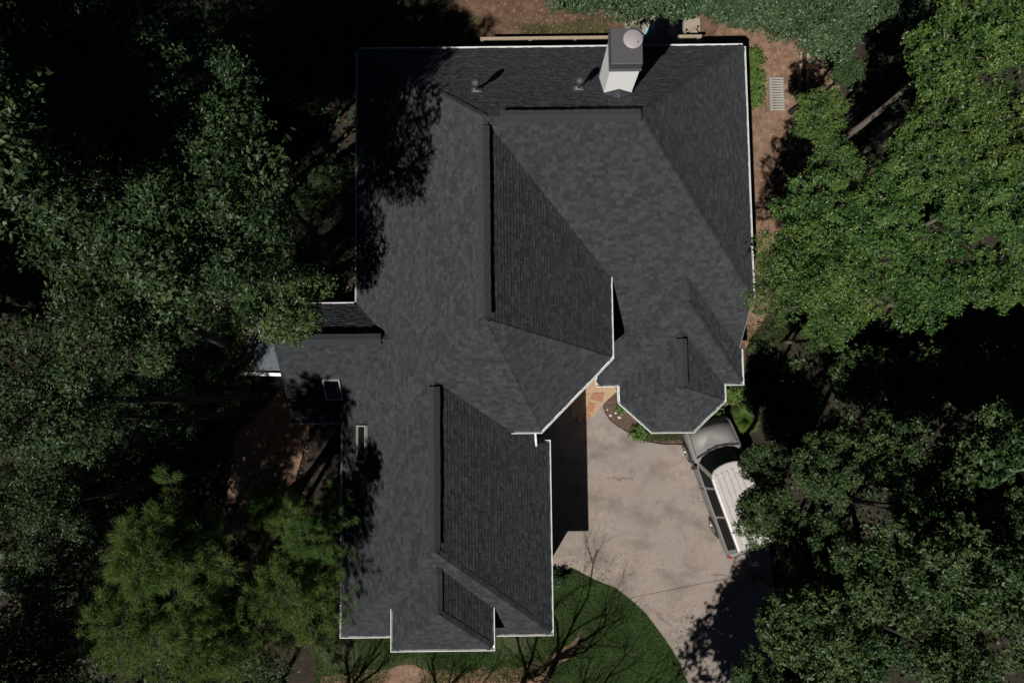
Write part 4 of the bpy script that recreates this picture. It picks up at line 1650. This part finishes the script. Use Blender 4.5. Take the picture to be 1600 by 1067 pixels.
# trees standing just outside the frame that throw the shade seen in it
for kd, c, r, lab in [
    ('tall', (6.0, -13.2, 9.5), 2.5, 'leafy tree below the frame shading the end of the driveway'),
    ('deep', (17.5, -3.5, 12.0), 2.6, 'tall tree beyond the right edge of the frame'),
    ('deep2', (15.6, -7.5, 12.0), 2.6, 'tall tree beyond the lower right corner'),
    ('yel', (17.5, 5.0, 12.0), 2.4, 'tall tree beyond the right edge, upper half'),
    ('deep2', (9.0, -13.0, 10.0), 2.6, 'leafy tree below the frame right of the driveway'),
    ('dark', (-15.5, -6.5, 13.0), 3.0, 'tall tree beyond the left edge of the frame'),
    ('dark2', (-17.5, -2.6, 13.0), 2.8, 'tall tree beyond the left edge, middle height'),
    ('dark', (-18.5, -8.5, 13.0), 2.8, 'farthest tall tree beyond the lower left edge'),
    ('dark', (-12.6, -6.6, 13.0), 2.2, 'tall tree just outside the left edge above the pines'),
    ('deep', (15.6, -1.4, 7.5), 2.0, 'low tree just outside the right edge beside the dark hollow'),
    ('deep2', (18.4, -.6, 9.0), 2.4, 'tree farther outside the right edge beside the dark hollow'),
    ('tall', (-21.5, -.5, 14.0), 3.0, 'tree far beyond the left edge, middle height'),
    ('tall', (-21.5, 5.0, 14.0), 3.0, 'tree far beyond the left edge, upper half'),
    ('tall', (14.4, -4.6, 11.0), 2.2, 'tree outside the right edge between the hollow and the lower corner'),
    ('tall', (-12.3, 4.3, 13.0), 1.9, 'tree just outside the left edge beside the sunlit crowns'),
    ('tall', (-11.6, 4.4, 18.5), 2.3, 'tallest tree beyond the left edge shading the top left corner'),
    ('tall', (-11.0, 9.6, 18.0), 2.3, 'second tallest tree beyond the top left corner'),
    ('dark2', (-14.5, -11.0, 12.0), 3.0, 'tall tree beyond the lower left corner'),
    ('dark', (-10.0, -11.5, 10.0), 2.4, 'tall tree below the frame under the pines'),
    ('dark2', (-14.2, .8, 15.0), 3.2, 'tall tree beyond the left edge, upper half'),
    ('dark', (-13.4, 6.2, 15.0), 3.0, 'tall tree beyond the left edge, near the top'),
    ('dark', (-17.5, 3.8, 15.0), 3.2, 'farthest tall tree beyond the left edge'),
    ('dark2', (-16.5, 10.0, 14.0), 3.2, 'tall tree beyond the top left corner'),
    ('dark', (-10.6, 10.4, 13.6), 2.4, 'tall tree above the frame at the upper left'),
]:
    tree(kd, c, r, lab, group='woodland trees outside the frame')


# bare trees in front, seen through their shadows on the lawn
def bare_tree(x, y, h, seed, label):
    t = thing('bare_tree', label, 'tree', (x, y, gh(x, y) - .05), 0, 'bare trees in front of the house')
    r = random.Random(seed)
    tr, br = MB(), MB()
    pts = [Vector((0, 0, 0)), Vector((.05, .02, h * .18)), Vector((.0, .08, h * .32))]
    tr.tube(pts, [.14, .11, .09], 8)
    tr.build('trunk', M['barkdark'], t, True)

    def grow(p, d, ln, rd, lev):
        q = [p]
        dd = d.copy()
        for _ in range(3):
            dd = (dd + Vector((r.uniform(-.22, .22), r.uniform(-.22, .22), r.uniform(-.05, .15)))).normalized()
            q.append(q[-1] + dd * ln / 3)
        br.tube(q, [rd, rd * .85, rd * .7, rd * .5], 5 if lev < 2 else 3, cap=False)
        if lev < 4:
            for _ in range(3 if lev < 3 else 2):
                k = r.choice((1, 2, 3))
                nd = (dd + Vector((r.uniform(-.8, .8), r.uniform(-.8, .8), r.uniform(-.1, .5)))).normalized()
                grow(q[k], nd, ln * r.uniform(.6, .82), rd * .5, lev + 1)
    for i in range(5):
        a = i * 1.257 + r.uniform(-.3, .3)
        grow(pts[-1], Vector((math.cos(a) * .55, math.sin(a) * .55, .8)).normalized(), h * .26, .06, 0)
    br.build('branches', M['barkdark'], t)


bare_tree(-.4, -10.9, 7.5, 1, 'bare dark-branched tree in front of the garage wing, tallest one')
bare_tree(.7, -10.35, 8.0, 12, 'bare tree at the bottom edge whose twigs shade the driveway corner')
bare_tree(2.0, -12.2, 6.0, 2, 'bare tree below the frame beside the lawn')
bare_tree(-3.4, -11.4, 6.0, 3, 'bare tree below the frame beside the dirt strip')
bare_tree(-6.6, -11.0, 6.0, 4, 'bare tree below the frame next to the pines')


# shrubs
def shrub(c, R, H, label, m='leaf_hedge', seed=1, L=.10, W=.06, n=60, per=60, group=None):
    t = thing('shrub', label, 'shrub', (c.x, c.y, gh(c.x, c.y)), 0, group)
    me, P = crown_mesh('foliage', seed, M[m], R=R * .8, H=H, lob=16, dens=per * 22, L=L, W=W, rl=(.3, .5), zmin=-.05, spray=3, core=0)
    o = link('foliage', me, t, (0, 0, .12))
    mb = MB()
    for i in range(5):
        e = Vector(P[i * 3 % len(P)])
        mb.tube([(0, 0, -.05), e * .5 + Vector((0, 0, .08)), e], [.02, .014, .006], 5, cap=False)
    mb.build('stems', M['barkdark'], t)
    return t


SG = 'green shrubs along the right wall'
for i, (px, py, r, lab) in enumerate([(1177, 88, .44, 'bright green shrub at the rear right roof corner'), (1181, 118, .46, 'bright green shrub in the middle of the side row'),
                                      (1179, 148, .42, 'bright green shrub at the front end of the side row')]):
    shrub(at(px, py, 1.9), r, .45, lab, 'leaf_hedge', 70 + i, .10, .06, 90, 60, SG)
FG = 'plants around the front bay'
for px, py, r, h, m, L, lab in [
    (1140, 618, .42, .5, 'leaf_hedge', .12, 'light green leafy shrub at the right corner of the bay'),
    (1158, 610, .40, .5, 'leaf_deep', .12, 'darker green shrub beside the light green one'),
    (1118, 652, .34, .4, 'leaf_hedge', .12, 'low leafy plant under the slanted right side of the bay'),
    (1000, 676, .30, .3, 'leaf_hedge', .13, 'low green plant under the slanted left side of the bay'),
    (972, 638, .16, .25, 'leaf_hedge', .11, 'small green plant among pale rocks in the mulch bed'),
]:
    shrub(at(px, py, .25), r, h, lab, m, int(px), L, .07, 46, 40, FG)
shrub(at(872, 905, .4), .35, .6, 'dark shrub at the right corner of the garage wing', 'leaf_dark', 7, .1, .04, 40, 50)
shrub(at(1182, 540, .5), .22, .3, 'small brown-edged shrub in the soil by the side gutter', 'leaf_deep', 9, .08, .03, 24, 30)


# ornamental grass and evergreen with fine upright leaves
def fountain(c, R, H, label, m, seed, n=1500, w=.008):
    t = thing('ornamental_grass', label, 'plant', (c.x, c.y, gh(c.x, c.y)))
    rng = np.random.default_rng(seed)
    a = rng.uniform(0, 2 * np.pi, n)
    l = rng.uniform(.4, 1, n)
    d = np.stack([np.cos(a), np.sin(a), np.zeros(n)], 1)
    s = np.stack([-np.sin(a), np.cos(a), np.zeros(n)], 1)
    r0 = rng.uniform(0, .15, (n, 1)) * R
    reach = rng.uniform(.1, 1.0, (n, 1)) * R
    b = d * r0
    mid = d * (r0 + reach * .45) + np.array([0, 0, 1]) * (H * l * .8)[:, None]
    tip = d * (r0 + reach) + np.array([0, 0, 1]) * (H * l * (1.0 - .4 * (reach[:, 0] / R)))[:, None]
    V = np.stack([b - s * w, b + s * w, mid + s * w, mid - s * w, tip], 1).reshape(-1, 3)
    i = np.arange(n) * 5
    F = np.concatenate([np.stack([i, i + 1, i + 2], 1), np.stack([i, i + 2, i + 3], 1), np.stack([i + 3, i + 2, i + 4], 1)])
    link('blades', np_mesh('blades', V, F, M[m]), t)
    mb = MB()
    mb.lathe((0, 0, -.02), [(.1, 0), (.09, .05), (.03, .09)], 10)
    mb.build('crown', M['mulch'], t)


fountain(at(1163, 655, .4), .62, .85, 'feathery ornamental grass clump behind the vehicle hood', 'leaf_hedge', 4, 2600, .010)

# rocks in the bed
rg = 0
for px, py, r, lab in [(954, 649, .06, 'pale rock nearest the driveway edge of the mulch bed'), (962, 645, .05, 'pale rock in the middle of the mulch bed'),
                       (968, 652, .07, 'largest pale rock beside the small green plant'), (972, 647, .045, 'pale rock at the wall side of the mulch bed'), (949, 640, .04, 'smallest pale rock at the top of the mulch bed')]:
    p = at(px, py, .05)
    rng = random.Random(int(px))
    mb = MB()
    V, F = [], []
    K = 8
    for j in range(4):
        ph = j / 3 * math.pi / 2
        for k in range(K):
            a = 2 * math.pi * k / K
            q = r * math.cos(ph) * rng.uniform(.8, 1.2)
            V.append((q * math.cos(a), q * math.sin(a) * .8, r * .7 * math.sin(ph)))
    for j in range(3):
        for k in range(K):
            F.append((j * K + k, j * K + (k + 1) % K, (j + 1) * K + (k + 1) % K, (j + 1) * K + k))
    mb.add(V, F)
    o = mb.build('rock', M['rock'])
    o.location = (p.x, p.y, .03)
    tag(o, lab, 'rock', 'pale rocks in the mulch bed')


# ------------------------------------------------------------------ grass, litter (uncountable)
def in_poly(X, Y, poly):
    inside = np.zeros(len(X), bool)
    n = len(poly)
    for i in range(n):
        x0, y0 = poly[i][:2]
        x1, y1 = poly[(i + 1) % n][:2]
        c = ((y0 > Y) != (y1 > Y)) & (X < (x1 - x0) * (Y - y0) / (y1 - y0 + 1e-12) + x0)
        inside ^= c
    return inside


def ghv(Y):
    t = np.clip((Y - 2) / 4, 0, 1)
    return 1.5 * t * t * (3 - 2 * t)


def scatter(poly, dens, rng, patch=None):
    xs, ys = [p[0] for p in poly], [p[1] for p in poly]
    n = int((max(xs) - min(xs)) * (max(ys) - min(ys)) * dens)
    X = rng.uniform(min(xs), max(xs), n)
    Y = rng.uniform(min(ys), max(ys), n)
    k = in_poly(X, Y, poly)
    if patch:
        f = np.sin(X * 2.1 + 1.3 * np.sin(Y * 1.7)) + np.sin(Y * 2.6 + X * .8 + 1)
        k &= f + rng.normal(0, .5, n) > patch
    return X[k], Y[k]


def grass(name, poly, dens, h, m, seed, label, patch=None):
    rng = np.random.default_rng(seed)
    X, Y = scatter(poly, dens, rng, patch)
    n = len(X)
    B = np.stack([X, Y, ghv(Y) + .012], 1)
    a = rng.uniform(0, 2 * np.pi, n)
    s = np.stack([np.cos(a), np.sin(a), np.zeros(n)], 1)
    hh = h * rng.uniform(.5, 1.3, (n, 1))
    lean = rng.normal(size=(n, 3)) * .6
    lean[:, 2] = 1
    T = B + lean * hh
    V = np.stack([B - s * .009, B + s * .009, T], 1).reshape(-1, 3)
    i = np.arange(n) * 3
    o = link(name, np_mesh(name, V, np.stack([i, i + 1, i + 2], 1), M[m]))
    return tag(o, label, kind='stuff')


grass('grass', lawn_poly, 2600, .075, 'grass', 5, 'short green grass of the curved lawn')
grass('grass', strip_poly, 2200, .085, 'grass', 6, 'patchy grass along the front of the garage wing', -.7)
grass('grass', [(-7, -10.2), (-7, -8.9), (-2, -9.0), (1.6, -8.2), (2.7, -7.7), (1.6, -9.6), (-2, -10.0)], 700, .075, 'grass2', 16, 'thin grass breaking up the edge of the dirt strip', .1)
grass('grass', [(4.9, -1.22), (6.6, -1.22), (6.6, -.4), (4.9, -.4)], 3500, .10, 'grass', 8, 'deep green grass strip under the bay')
grass('grass', [(-2.5, 12.6), (4.3, 12.6), (3.6, 14.3), (1.0, 14.0), (-2.5, 14.6)], 1100, .10, 'grass', 9, 'green grass seen through the rear railing', -.5)
grass('grass', [(7.6, 2.6), (10.2, 2.2), (11, 5.2), (8.0, 5.6)], 1500, .10, 'grass2', 10, 'mossy yellow-green ground cover below the right eave', -1.0)


def undergrowth(seed, n=150000):
    rng = np.random.default_rng(seed)
    c = 5200
    CX, CY = rng.uniform(-30, 30, c), rng.uniform(-22, 30, c)
    free = np.ones(c, bool)
    for q in ([(-10.2, -1.5), (-8, -12), (6.6, -14), (9.8, -14), (9.3, -1.6), (9.2, 4.0), (11.2, 9), (12.2, 14.5), (8.6, 17), (-1.4, 17), (-2.6, 13), (-5.2, 12.2), (-5.4, 4), (-9.8, 4)],
              [(-11, -4), (-7.4, -4), (-7.4, .8), (-11, .8)]):
        free &= ~in_poly(CX, CY, q)
    CX, CY = CX[free], CY[free]
    k = rng.integers(0, len(CX), n)
    s = rng.uniform(.15, .45, len(CX))[k]
    X, Y = CX[k] + rng.normal(size=n) * s, CY[k] + rng.normal(size=n) * s
    C = np.stack([X, Y, ghv(Y) + rng.uniform(.05, .55, n)], 1)
    N = unit(np.array([0, 0, 1]) + rng.normal(size=(n, 3)) * .6)
    V, F = leaves(rng, C, N, .17, .085)
    tag(link('undergrowth', np_mesh('undergrowth', V, F, M['leaf_dark'])), 'low dark green undergrowth covering the woodland floor', kind='stuff')


undergrowth(77)


def litter(poly, dens, seed, label, L=.09):
    rng = np.random.default_rng(seed)
    X, Y = scatter(poly, dens, rng)
    C = np.stack([X, Y, ghv(Y) + .03], 1)
    N = unit(np.array([0, 0, 1]) + rng.normal(size=(len(X), 3)) * .3)
    V, F = leaves(rng, C, N, L, L * .5, .1)
    o = link('fallen_leaves', np_mesh('fallen_leaves', V, F, M['litterleaf']))
    tag(o, label, kind='stuff')


litter([(7.0, 2.3), (8.7, 2.2), (10.4, 5), (12.6, 15.8), (8.5, 15.8), (7.0, 12.5)], 45, 1, 'fallen leaves on the side path')
litter([(-7, -13), (-7, -9.5), (1.0, -9.5), (1.0, -13)], 30, 2, 'fallen leaves on the tan dirt strip')
litter([(-11, -4), (-7.5, -4), (-7.5, .8), (-11, .8)], 40, 3, 'fallen leaves on the sunlit soil patch')
litter([(-2.5, 12.8), (8.5, 12.8), (8.5, 17), (-2.5, 17)], 30, 4, 'fallen leaves on the soil behind the house')
rng = np.random.default_rng(15)
n = 420
X = np.concatenate([rng.normal(2.6, .8, 150), rng.normal(6.1, .3, 170), rng.uniform(1.4, 7, 40)])
Y = np.concatenate([rng.normal(-5.9, .35, 150), rng.normal(-8.6, .8, 170), rng.uniform(-6, -1.5, 40)])
k = in_poly(X, Y, drive)
X, Y = X[k], Y[k]
C = np.stack([X, Y, np.full(len(X), .06)], 1)
V, F = leaves(rng, C, unit(np.array([0, 0, 1]) + rng.normal(size=(len(X), 3)) * .25), .05, .028, .1)
tag(link('fallen_leaves', np_mesh('fallen_leaves', V, F, M['barkdark'])), 'dark leaf specks scattered on the driveway', kind='stuff')
